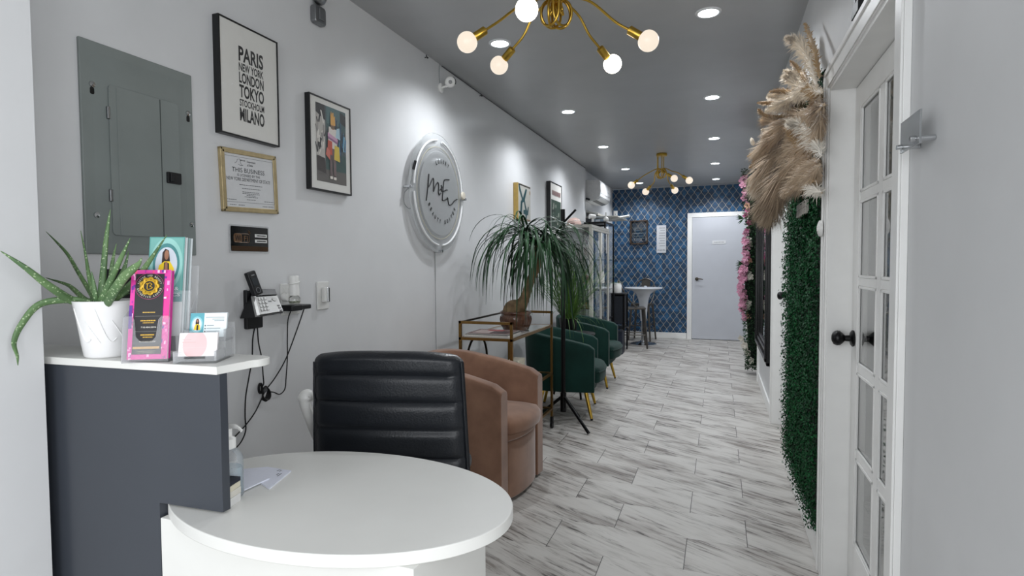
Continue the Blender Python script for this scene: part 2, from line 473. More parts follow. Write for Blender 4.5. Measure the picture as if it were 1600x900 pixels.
# moulded beads round the lights
for a0, a1 in gy:
    for c0, c1 in gz:
        for y0, y1, z0, z1 in ((a0, a0+.010, c0, c1), (a1-.010, a1, c0, c1), (a0, a1, c0, c0+.010), (a0, a1, c1-.010, c1)):
            d.box(DX0+.002, DX0+.009, y0, y1, z0, z1)
door1 = struct(d.build('door_1', M_trim, bevel=.002))
g = MB()
for a0, a1 in gy:
    for c0, c1 in gz: g.box(DX0+.009, DX0+.013, a0, a1, c0, c1)
g.build('glass', M_glass, door1, smooth=0)
def knob(parent, y, z, x, mt):
    k = MB().lathe([(.0, -.001), (.030, 0), (.031, .006), (.024, .011), (.012, .013), (.011, .030), (.018, .036), (.027, .046), (.0285, .056), (.024, .067), (.012, .073), (.0, .074)],
                   (x, y, z), (-1, 0, 0), 28, cap=False)
    return k.build('door_knob', mt, parent, smooth=50)
M_knob = mat('black_door_knob', '#0e0e10', .35, .3)
knob(door1, 2.448, .965, DX0, M_knob)
# second door, white and flush, deep in its frame
door2 = struct(MB().box(RX+.055, RX+.095, 3.868, 4.822, .006, 1.962).build('door_2', M_trim, bevel=.002))
knob(door2, 4.42, 1.02, RX+.055, M_knob)
# back door
M_door = mat('pale_grey_door_paint', '#c2c5cc', .4, var=.02, nscale=5)
door3 = struct(MB().box(-.428, .398, BY-.030, BY+.01, .008, 2.0).build('door_3', M_door, bevel=.002))
lv = MB().lathe([(.0, 0), (.028, 0), (.028, .008), (.012, .012), (.011, .045), (.0, .046)], (-.352, BY-.030, .995), (0, -1, 0), 24, cap=False)
lv.tube([(-.352, BY-.070, .995), (-.32, BY-.074, .998), (-.28, BY-.072, .994), (-.255, BY-.068, .990)], [.010, .009, .008, .007], 8)
lv.build('lever_handle', mat('antique_handle_metal', '#4d463e', .35, .9), door3)
struct(MB().box(-.505, -.430, BY-.036, BY, 0, 2.004).box(.400, .46, BY-.036, BY, 0, 2.004).box(-.505, .46, BY-.036, BY, 2.0045, 2.075).build('trim_4', M_trim, bevel=.003))
struct(MB().box(-1.745, .46, BY-.010, BY, CZ-.022, CZ).build('trim_5', mat('thin_ceiling_trim', '#9a9ea4', .5), bevel=.002))
# ================================================================== ON THE LEFT WALL
M_panel = mat('grey_panel_enamel', '#7b8280', .36, var=.04, nscale=8, spec=.5)
t = thing('electrical_panel', 'grey metal electrical breaker panel on the wall above the aloe plant', 'electrical panel', (LX, 1.30, 1.288))
fr = MB().box(LX, LX+.010, 1.118, 1.483, 1.288, 1.897)
# raised middle with sloping shoulders round the door
o_, i_ = (1.150, 1.450, 1.318, 1.868), (1.186, 1.424, 1.340, 1.788)
a = [(LX+.010, o_[0], o_[2]), (LX+.010, o_[1], o_[2]), (LX+.010, o_[1], o_[3]), (LX+.010, o_[0], o_[3])]
c = [(LX+.016, i_[0], i_[2]), (LX+.016, i_[1], i_[2]), (LX+.016, i_[1], i_[3]), (LX+.016, i_[0], i_[3])]
fr.add(a+c, [(0,1,5,4), (1,2,6,5), (2,3,7,6), (3,0,4,7), (4,5,6,7)])
fr.build('panel_frame', M_panel, t, bevel=.003)
P = lambda y, z, h: (LX+h, y, z)
dr = MB().prism(rrect(1.190, 1.420, 1.344, 1.783, .012), P, .016, .021)
dr.box(LX+.021, LX+.0225, 1.212, 1.216, 1.346, 1.780)
pdoor = dr.build('panel_door', M_panel, t, bevel=.001)
MB().box(LX+.0205, LX+.0222, 1.352, 1.354, 1.346, 1.781).build('door_seam', ink('#3c4241'), pdoor)
lt = MB().prism(rrect(1.368, 1.418, 1.520, 1.556, .003), P, .020, .028).box(LX+.028, LX+.032, 1.376, 1.392, 1.525, 1.551)
lt.build('latch', M_black, pdoor, bevel=.001)
for z in (1.70, 1.46): MB().box(LX+.016, LX+.024, 1.183, 1.192, z-.018, z+.018).build('hinge', M_steel, pdoor, bevel=.002)
for y, z in ((1.150, 1.772), (1.464, 1.765), (1.150, 1.400), (1.466, 1.392)):
    s_ = MB().lathe([(.0, .010), (.009, .010), (.008, .014), (.0, .0155)], (LX, y, z), (1, 0, 0), 14, cap=False).build('screw', M_chrome, t)
    if z > 1.7: MB().prism(rrect(y-.006, y+.006, z-.028, z-.008, .005), P, .0102, .0112).build('keyhole_slot', ink('#050505'), s_)

def framed(name, label, cat, y0, y1, z0, z1, depth, fw, fmat, tilt=0, glass=True, group=None):
    """wall frame on the left wall: returns (root, face x)"""
    t = thing(name, label, cat, (LX, (y0+y1)/2, z0), group)
    x1 = LX+depth
    f = MB().box(LX+.001, x1, y0, y0+fw, z0, z1).box(LX+.001, x1, y1-fw, y1, z0, z1).box(LX+.001, x1, y0+fw, y1-fw, z0, z0+fw).box(LX+.001, x1, y0+fw, y1-fw, z1-fw, z1)
    f.build('frame', fmat, t, bevel=.0012)
    return t, x1
M_poster = mat('poster_paper', '#d9d8d3', .45, var=.015)
M_glaze = thin_clear('thin_glazing', (.5, .5, .5), .98, .03, .06)
def glaze(t, x, y0, y1, z0, z1):
    MB().box(x-.0018, x-.0006, y0, y1, z0, z1).build('glazing', M_glaze, t, smooth=0)

# city poster
t, x1 = framed('city_poster', 'tall black framed white poster listing cities in bold black capitals', 'poster', 1.582, 1.872, 1.728, 2.144, .030, .006, M_black)
pr = MB().box(LX+.004, x1-.004, 1.588, 1.866, 1.734, 2.138).build('print', M_poster, t)
y0, w = 1.673, .121
for body, zb, h, b in (('PARIS', 2.008, .056, .03), ('NEW YORK', 1.973, .030, .028), ('LONDON', 1.929, .040, .028), ('TOKYO', 1.876, .048, .03), ('STOCKHOLM', 1.844, .026, .022), ('MILANO', 1.789, .050, .03)):
    text_mb(body, WY, UPZ, (x1-.004, y0, zb), w, h, .0006, b).build('lettering', ink('#101012'), pr, smooth=0)
glaze(t, x1, 1.588, 1.866, 1.734, 2.138)

# flat picture helper: polygons in 0..1 coordinates laid on a plane
def picture(name, parent, origin, right, up, polys, step=.00012):
    right, up, origin = Vector(right), Vector(up), Vector(origin); n = right.cross(up).normalized()
    cols = []; mb = MB()
    for k, (c, pts) in enumerate(polys):
        if c not in cols: cols.append(c)
        mb.mat(cols.index(c)).poly([origin+right*a+up*b+n*(step*(k+1)) for a, b in pts])
    return mb.build(name, [ink(c) for c in cols], parent, smooth=0)
def rect(a0, a1, b0, b1): return [(a0,b0),(a1,b0),(a1,b1),(a0,b1)]
def disc2(cx, cy, rx, ry, n=20): return [(cx+rx*math.cos(2*PI*i/n), cy+ry*math.sin(2*PI*i/n)) for i in range(n)]

# shopping photograph in a black frame
t, x1 = framed('street_photo_poster', 'black framed photo of a shopper holding bags before a graffiti wall', 'poster', 2.058, 2.353, 1.586, 2.002, .027, .007, M_black)
pr = MB().box(LX+.004, x1-.004, 2.065, 2.346, 1.593, 1.995).build('mat_board', M_poster, t)
rd = random.Random(4)
pol = [('#3b4a4c', rect(0,1,0,1)), ('#2f4f50', rect(.34,1,.72,1)), ('#54504c', [(0,0),(1,0),(1,.2),(0,.3)]), ('#1f4440', rect(.3,1,.17,.40)), ('#47686a', rect(.34,.80,.78,1)),
       ('#b6b2ac', [(0,.32),(.28,.28),(.30,.82),(0,.92)]), ('#1d1d20', [(0,.88),(.30,.80),(.28,1),(0,1)]), ('#2a211f', [(.02,.14),(.30,.11),(.27,.31),(.02,.33)]),
       ('#101418', [(.80,.84),(1,.80),(1,.95),(.80,.98)])]
for k in range(22):
    a, b = rd.uniform(.0,.24), rd.uniform(.34,.78); w_, h_ = rd.uniform(.02,.05), rd.uniform(.06,.16); s_ = rd.uniform(-.08,.08)
    pol.append((rd.choice(['#18191c','#26272b','#dcd9d2','#8d8a88','#18191c']), [(a,b),(a+w_,b),(a+w_+s_,b+h_),(a+s_,b+h_)]))
for k in range(16):
    a, b = rd.uniform(.62,.93), rd.uniform(.28,.72); w_, h_ = rd.uniform(.03,.06), rd.uniform(.08,.22); s_ = rd.uniform(-.05,.05)
    pol.append((rd.choice(['#2a6f95','#14344c','#7fb3c9','#111316','#27516e']), [(a,b),(min(1,a+w_),b),(min(1,a+w_+s_),b+h_),(a+s_,b+h_)]))
pol += [('#5d4a4b', [(.42,.10),(.50,.10),(.53,.46),(.42,.46)]), ('#6b5656', [(.55,.10),(.63,.10),(.62,.46),(.52,.46)]), ('#e4dcd2', rect(.42,.51,.055,.09)), ('#e4dcd2', rect(.54,.63,.05,.085)),
        ('#d8d2cb', [(.36,.46),(.66,.46),(.68,.72),(.40,.74)]), ('#a9734f', disc2(.53,.745,.07,.035)), ('#6f5a46', rect(.47,.60,.72,.76)),
        ('#d8a34e', [(.46,.77),(.62,.77),(.61,.90),(.57,.88),(.56,.94),(.52,.93),(.52,.88),(.48,.95),(.46,.90)]), ('#c79bb8', [(.36,.58),(.68,.53),(.70,.60),(.36,.66)]), ('#8d5f86', [(.36,.58),(.68,.53),(.68,.56),(.36,.61)]),
        ('#a6c5d2', [(.62,.62),(.78,.60),(.76,.76),(.66,.74)]), ('#b9452c', [(.34,.38),(.50,.37),(.50,.55),(.36,.56)]), ('#c76a5a', [(.28,.36),(.42,.30),(.43,.42),(.32,.46)]), ('#d2b93f', [(.56,.32),(.76,.30),(.74,.50),(.58,.51)])]
picture('print', t, (x1-.0038, 2.102, 1.628), (0,.214,0), (0,0,.344), pol, .00006)
glaze(t, x1+.0025, 2.065, 2.346, 1.593, 1.995)

# licence certificate, hung slightly crooked
t = thing('license_certificate', 'gold framed licence certificate hanging under the city poster', 'certificate', (LX, 1.735, 1.456))
zt = .012
f = MB()
def lic(y, z): return z + (y-1.735)*zt*-.0
y0, y1, z0, z1 = 1.598, 1.873, 1.455, 1.686
for i_, (q, h) in enumerate(((.0, .016), (.008, .022))):
    for b_ in ((y0+q, y0+q+.010, z0+q, z1-q), (y1-q-.010, y1-q, z0+q, z1-q), (y0+q, y1-q, z0+q, z0+q+.010), (y0+q, y1-q, z1-q-.010, z1-q)):
        f.box(LX+.001, LX+h-(.006 if i_ else 0), *b_)
f.build('frame', mat('gold_picture_frame', '#b3a27c', .38, .6, var=.1), t, bevel=.002)
x1 = LX+.012
pp = MB().box(LX+.004, x1, y0+.012, y1-.012, z0+.012, z1-.012).build('paper', mat('certificate_paper', '#c9cacb', .5, var=.02), t)
ln = MB(); dk = '#2c2d31'
def hline(mb, ya, yb, z, h=.0011, x=x1+.0004): mb.quad((x, ya, z), (x, yb, z), (x, yb, z+h), (x, ya, z+h))
hline(ln, y0+.018, y1-.018, z1-.028); hline(ln, y0+.018, y1-.018, z0+.036)
for xx in (y0+.018, y1-.019): ln.quad((x1+.0004, xx, z0+.036), (x1+.0004, xx+.001, z0+.036), (x1+.0004, xx+.001, z1-.028), (x1+.0004, xx, z1-.028))
for ya, yb, z in ((1.680,1.795,1.556),(1.692,1.782,1.543),(1.692,1.775,1.530),(1.692,1.778,1.524),(1.712,1.758,1.518),(1.702,1.768,1.512),(1.712,1.756,1.502),(1.618,1.662,1.499),(1.800,1.85,1.499),(1.630,1.66,1.480),(1.67,1.70,1.480),(1.79,1.815,1.480),(1.82,1.848,1.480)):
    k = ya
    while k < yb: 
        w_ = rd.uniform(.004, .011); hline(ln, k, min(yb, k+w_), z, .0022); k += w_+.0018
# state outline
ln.tube([(x1+.0006, *q) for q in ((1.662,1.634),(1.672,1.640),(1.676,1.650),(1.688,1.653),(1.690,1.640),(1.694,1.631),(1.702,1.630),(1.69,1.628),(1.68,1.632))], .0006, 4)
ln.build('fine_print', ink('#54565b'), pp, smooth=0)
tx = MB()
text_mb('Department', WY, UPZ, (x1, 1.722, 1.640), .042, .010, .0006, .01, mb=tx); text_mb('of State', WY, UPZ, (x1, 1.722, 1.629), .028, .009, .0006, .01, mb=tx)
text_mb('THIS BUSINESS', WY, UPZ, (x1, 1.648, 1.603), .160, .0165, .0006, .0, mb=tx)
text_mb('IS LICENSED BY THE', WY, UPZ, (x1, 1.672, 1.588), .112, .0095, .0006, .0, mb=tx)
text_mb('NEW YORK DEPARTMENT OF STATE', WY, UPZ, (x1, 1.622, 1.571), .213, .0125, .0006, .0, mb=tx)
text_mb('NEW YORK', WY, UPZ, (x1, 1.690, 1.645), .024, .0055, .0007, .02, mb=tx)
tx.build('lettering', ink('#2b2c30'), pp, smooth=0)
for o in [t]+list(t.children_recursive):
    pass
t.rotation_euler = (R(2.2), 0, 0)      # hangs a touch out of level

# wifi sign
t = thing('wifi_sign', 'black and bronze WiFi sign on clear acrylic below the licence', 'sign', (LX, 1.73, 1.302))
MB().prism(rrect(1.630, 1.828, 1.300, 1.406, .006), P, .001, .004).build('acrylic_plate', M_acryl, t)
bp = MB().prism(rrect(1.637, 1.822, 1.307, 1.400, .004), P, .004, .0048).build('black_face', mat('gloss_black_face', '#060608', .12, var=.02), t)
MB().box(LX+.0048, LX+.0054, 1.639, 1.820, 1.308, 1.326).build('bronze_band', mat('bronze_band', '#4b3726', .3, .6), bp)
wl = MB().prism(rrect(1.650, 1.689, 1.340, 1.372, .008), P, .0048, .0056).build('logo', mat('bronze_logo', '#6b5038', .35, .3), bp)
ring = rrect(1.650, 1.724, 1.340, 1.372, .008)
MB().tube([(LX+.0056, a_, b_) for a_, b_ in ring], .0010, 6, closed=True).build('logo_outline', mat('bronze_logo', ''), bp)
text_mb('Wi', WY, UPZ, (LX+.0056, 1.655, 1.345), .028, .021, .0006, .02).build('lettering', ink('#0a0a0c'), wl, smooth=0)
text_mb('Fi', WY, UPZ, (LX+.0050, 1.697, 1.345), .020, .021, .0006, .02).build('lettering', mat('bronze_logo', ''), bp, smooth=0)
ar = MB()
for r_ in (.006, .011): ar.tube([(LX+.0054, 1.718+r_*math.cos(R(q)), 1.374+r_*math.sin(R(q))) for q in range(0, 91, 15)], .0012, 5)
ar.build('signal_arcs', mat('bronze_logo', ''), bp)
for z in (1.368, 1.347):
    lb = MB().box(LX+.0048, LX+.0056, 1.753, 1.815, z-.006, z+.006).build('label_strip', ink('#d8d8d6'), bp)
    k = MB(); ya = 1.762
    while ya < 1.806:
        w_ = rd.uniform(.003, .006); k.box(LX+.0056, LX+.0059, ya, ya+w_, z-.0025, z+.0025); ya += w_+.0012
    k.build('lettering', ink('#1b1b1d'), lb, smooth=0)

# bell (its dome runs out of the top of the photo)
t = thing('alarm_bell', 'small grey metal alarm bell high on the left wall', 'bell', (LX, 2.14, 2.30))
MB().prism(rrect(2.105, 2.178, 2.318, 2.398, .014), P, .001, .032).build('bell_box', M_steel, t, bevel=.006)
MB().box(LX+.030, LX+.038, 2.126, 2.160, 2.335, 2.385).build('cover_plate', M_steel, t, bevel=.003)
MB().lathe([(.044, .016), (.043, .026), (.036, .036), (.020, .043), (.0, .046)], (LX, 2.142, 2.448), (1,0,0), 28, cap=False).lathe([(.010, 0), (.010, .02)], (LX, 2.142, 2.448), (1,0,0), 12).build('dome', M_steel, t, smooth=60)
MB().lathe([(.005, .044), (.0045, .050), (.0, .051)], (LX, 2.142, 2.448), (1,0,0), 10).build('dome_nut', M_chrome, t)
MB().tube([(LX+.012, 2.125, 2.395), (LX+.012, 2.116, 2.412), (LX+.012, 2.120, 2.425)], .003, 6).build('clapper_arm', M_steel, t)

# security camera
t = thing('security_camera', 'small white round security camera on the left wall near the ceiling', 'security camera', (LX, 3.36, 2.39))
MB().lathe([(.0, 0), (.030, 0), (.031, .010), (.024, .014), (.0, .015)], (LX, 3.352, 2.386), (1,0,0), 24, cap=False).build('wall_mount', M_white, t)
MB().cyl((LX+.012, 3.352, 2.388), (LX+.050, 3.366, 2.400), .007, n=12).build('arm', M_white, t)
cc = Vector((LX+.062, 3.372, 2.425)); ax = (CAM+Vector((.25,0,-.1))-cc).normalized()
cb = MB().lathe([(.0, -.034), (.022, -.030), (.034, -.012), (.036, .010), (.031, .026), (.024, .031), (.0, .031)], cc, ax, 28, cap=False).build('camera_body', M_white, t, smooth=60)
MB().lathe([(.012, .031), (.012, .034), (.0, .034)], cc, ax, 20, cap=False).build('lens', mat('lens_black', '#050506', .1), cb)
MB().tube([cc+ax*.022+Vector((0,0,.001))+Vector((ax.y,-ax.x,0)).normalized()*.034*math.cos(R(q))*-1+Vector((0,0,.034))*math.sin(R(q)) for q in range(-25, 60, 12)], .004, 6).build('sensor_slot', M_black, cb)
MB().tube(smoothpts([(LX+.004, 3.345, 2.40), (LX+.004, 3.335, 2.46), (LX+.004, 3.34, CZ)]), .0025, 6).build('camera_cable', ink('#9a9ea0'), t)
# ceiling hooks and cable along the ceiling line
tag(MB().tube(smoothpts([(LX+.006, 3.37, CZ-.006), (LX+.006, 4.5, CZ-.010), (LX+.006, 6.0, CZ-.008), (LX+.006, 7.58, CZ-.009)], 10), .0032, 6).build('ceiling_cable', ink('#4b4d50')),
    'thin dark cable tacked along the edge where left wall meets ceiling', 'cable')
for y, w_ in ((3.163, 'dark screw hook at the ceiling edge before the security camera'), (4.01, 'dark screw hook at the ceiling edge just past the security camera')):
    tag(MB().tube([(LX+.004, y, CZ-.004)]+[(LX+.012+.010*math.sin(R(q)), y+.010*math.cos(R(q))-.01, CZ-.026) for q in range(0, 300, 30)], .0025, 6).build('ceiling_hook', M_black), w_, 'hook', 'ceiling hooks')

# round shop sign
t = thing('round_logo_sign', 'round clear acrylic logo sign with white tube ring on left wall', 'sign', (LX, 3.244, 1.318))
c0 = Vector((LX, 3.244, 1.699))
MB().lathe([(.0, .034), (.366, .034), (.3685, .0365), (.366, .039), (.0, .039)], c0, (1,0,0), 96, cap=False).build('acrylic_disc', M_disc, t, smooth=30)
MB().lathe([(.0, .047), (.262, .047), (.2635, .049), (.262, .051), (.0, .051)], c0, (1,0,0), 80, cap=False).build('inner_disc', M_disc, t, smooth=30)
def ringpts(r, x, a0=0, a1=360, n=72): return [(LX+x, 3.244+r*math.cos(R(a0+(a1-a0)*i/n)), 1.699+r*math.sin(R(a0+(a1-a0)*i/n))) for i in range(n+1)]
M_tube = mat('white_tube', '#e8e9ea', .25, var=.01)
for a0, a1 in ((96, 176), (184, 265), (275, 356), (4, 84)):
    MB().tube(ringpts(.325, .046, a0, a1, 30), .0065, 8).build('light_tube', M_tube, t)
MB().tube(ringpts(.285, .043, 0, 359, 90)[:-1], .0016, 5, closed=True).build('inner_ring', mat('pale_edge', '#b9b39a', .3), t)
for a in (0, 180, 270):
    b_ = Vector((LX, 3.244+.362*math.cos(R(a)), 1.699+.362*math.sin(R(a))))
    s_ = MB().cyl(b_+Vector((.001,0,0)), b_+Vector((.060,0,0)), .009, n=14)
    s_.cyl(b_+Vector((.045,-.016,0)), b_+Vector((.045,.016,0)), .0045, n=8)
    s_.build('standoff', M_chrome, t)
MB().lathe([(.0, .060), (.026, .060), (.028, .066), (.022, .074), (.0, .076)], (LX, 3.244+.300, 1.715), (1,0,0), 24, cap=False).build('bulb_reflection', mat('cream_reflection', '#d9d2c2', .4), t)  # raised cream dot standing in for a bulb reflected in the acrylic
MB().cyl((LX+.04, 2.925, 1.800), (LX+.052, 2.930, 1.850), .008, n=10).build('tube_joint', M_black, t)
MB().tube(smoothpts([(LX+.045, 2.925, 1.80), (LX+.03, 2.895, 1.70), (LX+.01, 2.872, 1.66), (LX+.006, 2.88, 1.60), (LX+.02, 2.925, 1.58), (LX+.04, 2.93, 1.68)]), .0022, 6).build('cable', ink('#8e9293'), t)
MB().tube([(LX+.004, 3.25, 1.335), (LX+.004, 3.25, .95), (LX+.004, 3.25, .60)], .0016, 5).build('thin_cable', ink('#8e9293'), t)
hw = MB()
for s_ in ([(666,313.5),(668,296),(670,272),(669.5,281),(669,292),(672,288),(676,279),(677.5,281),(677.5,292),(677.5,299),(680,291),(684,285),(685.5,291),(685,300),(686.5,304.5),(688.5,302)],
           [(687.5,297),(691.5,292)], [(689.5,289),(690.3,300)],
           [(702,281),(697.5,280.5),(694,282),(692.8,290),(692,300),(691.2,312),(694,313),(698,311),(699.5,309),(700.2,315),(702,320.5),(706,319),(710,314),(714,311.5)], [(693,299),(697,297),(699,297)]):
    hw.tube(smoothpts([onx(a, b, LX+.052) for a, b in s_], 5), .0036, 6)
hw.build('handwritten_letters', ink('#0b0b0d'), t)
sg = MB(); cs = (LX+.0515, 3.275, 1.715)
arc_text(sg, 'LUXURY', cs, WY, UPZ, .185, 118, 66, .026)
arc_text(sg, 'BEAUTY SUITES', (LX+.0515, 3.265, 1.725), WY, UPZ, .205, 212, 328, .026, inside=True)
sg.build('lettering', ink('#0b0b0d'), t, smooth=0)

# little canvas with a teal figure
t = thing('small_canvas', 'small canvas with yellow sides and teal abstract shape', 'canvas painting', (LX, 4.90, 1.64))
cv = MB().box(LX+.002, LX+.045, 4.735, 5.075, 1.645, 1.965).build('canvas', mat('canvas_face', '#a5a49d', .7, var=.04), t)
MB().box(LX+.002, LX+.0452, 4.731, 4.736, 1.645, 1.965).build('painted_side', mat('ochre_paint', '#cfae62', .6), t)
picture('painted_shape', t, (LX+.0455, 4.74, 1.65), (0,.33,0), (0,0,.31),
        [('#123f45', [(.0,.97),(.10,.96),(.36,.62),(.60,.92),(.72,.90),(.52,.58),(.60,.42),(.72,.28),(.80,.42),(.86,.40),(.80,.16),(.70,.16),(.66,.02),(.56,.02),(.58,.16),(.40,.17),(.40,.28),(.56,.30),(.44,.52),(.32,.48),(.24,.02),(.10,.02),(.18,.50),(.28,.58),(.06,.80)]),
         ('#2d2a26', rect(0,1,.96,1)), ('#8a6a4a', rect(.93,1,.78,.88)), ('#6e5236', rect(0,1,0,.03))])
# tall art poster in black frame behind the palm
t, x1 = framed('art_poster', 'tall black framed poster with a green picture above the palm', 'poster', 5.745, 6.205, 1.48, 2.115, .045, .012, M_black)
pr = MB().box(LX+.004, x1-.004, 5.757, 6.193, 1.492, 2.103).build('print', M_poster, t)
pol = [('#2c4236', rect(.06,.94,.20,.72))]
rd = random.Random(8)
for k in range(26):
    a, b = rd.uniform(.10,.80), rd.uniform(.24,.62); w_, h_ = rd.uniform(.05,.10), rd.uniform(.02,.09)
    pol.append((rd.choice(['#8e9389','#18231d','#5c6b60','#1c2a24','#a9aba0']), disc2(a+w_/2, b+h_/2, w_/2, h_/2, 10)))
a = .14
while a < .86:
    w_ = rd.uniform(.05,.09); pol.append(('#8d7472', rect(a, a+w_, .80, .88))); a += w_+.025
picture('picture', pr, (x1-.0038, 5.757, 1.492), (0,.436,0), (0,0,.611), pol)

# ------------------------------------------------------------------ phone, outlets
t = thing('desk_phone', 'black and silver telephone base mounted on the left wall', 'telephone', (LX, 1.73, 1.01))
MB().box(LX+.001, LX+.018, 1.690, 1.772, 1.010, 1.160).build('wall_bracket', M_black, t, bevel=.004)
# wedge body, its silver face leaning back
A = [onx(396, 461, LX+.035), onx(433, 459, LX+.035), onx(444.5, 488, LX+.105), onx(404, 495, LX+.105)]
nrm = (A[1]-A[0]).cross(A[3]-A[0]).normalized()
if nrm.x < 0: nrm = -nrm
Bk = [Vector((LX+.012, p.y, p.z)) for p in (A[0], A[1])] + [Vector((LX+.012, A[2].y-.02, A[2].z-.004)), Vector((LX+.012, A[3].y, A[3].z-.010))]
w_ = MB().add([p for p in Bk]+[p-nrm*.004 for p in A], [(3,2,1,0), (4,5,6,7), (0,1,5,4), (1,2,6,5), (2,3,7,6), (3,0,4,7)])
body = w_.build('body', M_black, t, bevel=.004, recalc=True)
ur, dn = (A[1]-A[0]), (A[3]-A[0])
def fp(u_, v_, h=0.): return A[0]*(1-u_)*(1-v_)+A[1]*u_*(1-v_)+A[2]*u_*v_+A[3]*(1-u_)*v_+nrm*h
def fplate(u0, u1, v0, v1, h0, h1):
    vs = [fp(u0,v1,h0), fp(u1,v1,h0), fp(u1,v0,h0), fp(u0,v0,h0), fp(u0,v1,h1), fp(u1,v1,h1), fp(u1,v0,h1), fp(u0,v0,h1)]
    return vs, [(0,3,2,1), (4,5,6,7), (0,1,5,4), (1,2,6,5), (2,3,7,6), (3,0,4,7)]
M_silver = mat('silver_phone_plastic', '#8f8f8d', .4, .3, var=.04)
sf = MB().add(*fplate(.06, .97, .10, .93, -.004, .0015)).build('face_plate', M_silver, t, bevel=.001, recalc=True)
MB().add(*fplate(-.10, .04, .05, .97, -.004, .006)).build('side_bar', mat('light_silver', '#a8a8a6', .35, .2), t, bevel=.002, recalc=True)
for i_ in range(3):
    for j_ in range(4):
        MB().add(*fplate(.13+.115*i_, .215+.115*i_, .16+.17*j_, .28+.17*j_, .0015, .004)).build('key', mat('key_grey', '#c4c4c2', .4), sf, bevel=.0006, recalc=True)
for u_, v_ in ((.80, .60), (.82, .72), (.84, .85)): MB().add(*fplate(u_, u_+.10, v_, v_+.06, .0015, .003)).build('key', M_black, sf, recalc=True)
MB().lathe([(.009, 0), (.009, .002), (.006, .003)], fp(.76, .30, .0015), nrm, 20).build('dial_key', mat('key_grey', ''), sf)
MB().add(*fplate(.52, .64, .34, .39, .0015, .0022)).build('lettering', M_black, sf, recalc=True)
MB().add(*fplate(.02, .98, -.26, .06, -.012, .002)).build('upper_deck', M_black, t, bevel=.003, recalc=True)
# handset
hp = [onx(389.5, 424.5, LX+.048), onx(403, 461, LX+.066)]
hs = thing('cordless_handset', 'black cordless telephone handset standing in its wall base', 'telephone handset', hp[1])
hd = (hp[0]-hp[1]).normalized(); hwid = (onx(398, 424, LX+.050)-onx(382, 425, LX+.050)); hwid = (hwid-hd*hwid.dot(hd)).normalized(); hn = hwid.cross(hd).normalized()
if hn.x < 0: hn = -hn
hl = (hp[0]-hp[1]).length/2; hc = (hp[0]+hp[1])/2
hb = MB().obox(hc, hwid*.0215, hd*hl, hn*.010).build('handset_body', M_black, hs, bevel=.005, recalc=True)
MB().obox(hc+hd*hl*.12+hn*.0102, hwid*.0135, hd*hl*.36, hn*.0006).build('screen', ink('#2b2f33', .2), hb, recalc=True)
MB().obox(hc+hd*hl*.66+hn*.0102, hwid*.008, hd*hl*.05, hn*.0006).build('earpiece', ink('#77797b'), hb, recalc=True)
MB().tube([hc-hd*hl*.62+hn*.0105+hwid*(.010*math.cos(q))+hd*(.010*math.sin(q)) for q in [2*PI*i/16 for i in range(16)]], .0012, 6, closed=True).build('dial_ring', ink('#6d7073', .3), hb)
M_plate = mat('outlet_white', '#d7d7d4', .35, var=.02)
t = thing('outlet_plate', 'white double outlet plate behind the air freshener and black adapter', 'outlet', (LX, 1.94, 1.04))
MB().box(LX, LX+.007, 1.884, 1.996, 1.045, 1.176).build('cover_plate', M_plate, t, bevel=.003)
for y in (1.915, 1.963):
    s_ = MB().prism(rrect(y-.017, y+.017, 1.052, 1.082, .008), P, .007, .010).prism(rrect(y-.017, y+.017, 1.128, 1.162, .008), P, .007, .010).build('socket', M_plate, t, bevel=.001)
t = thing('dimmer_switch', 'white wall plate with chrome slider switch right of the outlet', 'switch', (LX, 2.15, 1.05))
MB().box(LX, LX+.008, 2.110, 2.190, 1.052, 1.178).build('cover_plate', M_plate, t, bevel=.003)
MB().box(LX+.008, LX+.028, 2.135, 2.153, 1.085, 1.152).build('rocker', M_plate, t, bevel=.004)
MB().box(LX+.008, LX+.030, 2.153, 2.164, 1.085, 1.152).build('chrome_slider', M_chrome, t, bevel=.003)
MB().box(LX+.008, LX+.026, 2.164, 2.174, 1.086, 1.150).build('slider_track', M_black, t, bevel=.002)
t = thing('air_freshener', 'white plug in air freshener with clear bottle, upright in the outlet', 'air freshener', (LX+.01, 1.91, 1.11))
yc, xc = 1.918, LX+.045
MB().lathe([(.0, 1.128), (.020, 1.128), (.021, 1.150), (.0185, 1.175), (.020, 1.206), (.018, 1.210), (.0, 1.210)], (xc, yc, 0), (0,0,1), 24, cap=False).build('cap', M_white, t, smooth=50)
MB().tube([(xc+.022*math.cos(q), yc+.022*math.sin(q), 1.182+.006*math.sin(q)) for q in [2*PI*i/20 for i in range(20)]], .0025, 6, closed=True).build('collar', M_white, t)
MB().lathe([(.0, 1.094), (.020, 1.095), (.024, 1.104), (.023, 1.118), (.015, 1.128), (.0, 1.128)], (xc, yc, 0), (0,0,1), 24, cap=False).build('bottle', M_glass, t, smooth=50)
MB().lathe([(.0, 1.096), (.019, 1.097), (.021, 1.106), (.0, 1.1065)], (xc, yc, 0), (0,0,1), 24, cap=False).build('scented_oil', mat('pale_oil', '#b7bba8', .1), t)
MB().lathe([(.0, .009), (.017, .009), (.019, .020), (.015, .030), (.0, .032)], (LX, yc-.022, 1.122), (1,0,0), 20, cap=False).build('plug', M_white, t, smooth=50)
t = thing('power_adapter', 'flat black power adapter plugged into the outlet under the air freshener', 'power adapter', (LX+.01, 1.94, 1.07))
MB().box(LX+.010, LX+.075, 1.868, 1.934, 1.066, 1.090).box(LX+.010, LX+.070, 1.934, 1.992, 1.069, 1.088).build('adapter_body', M_black, t, bevel=.004)
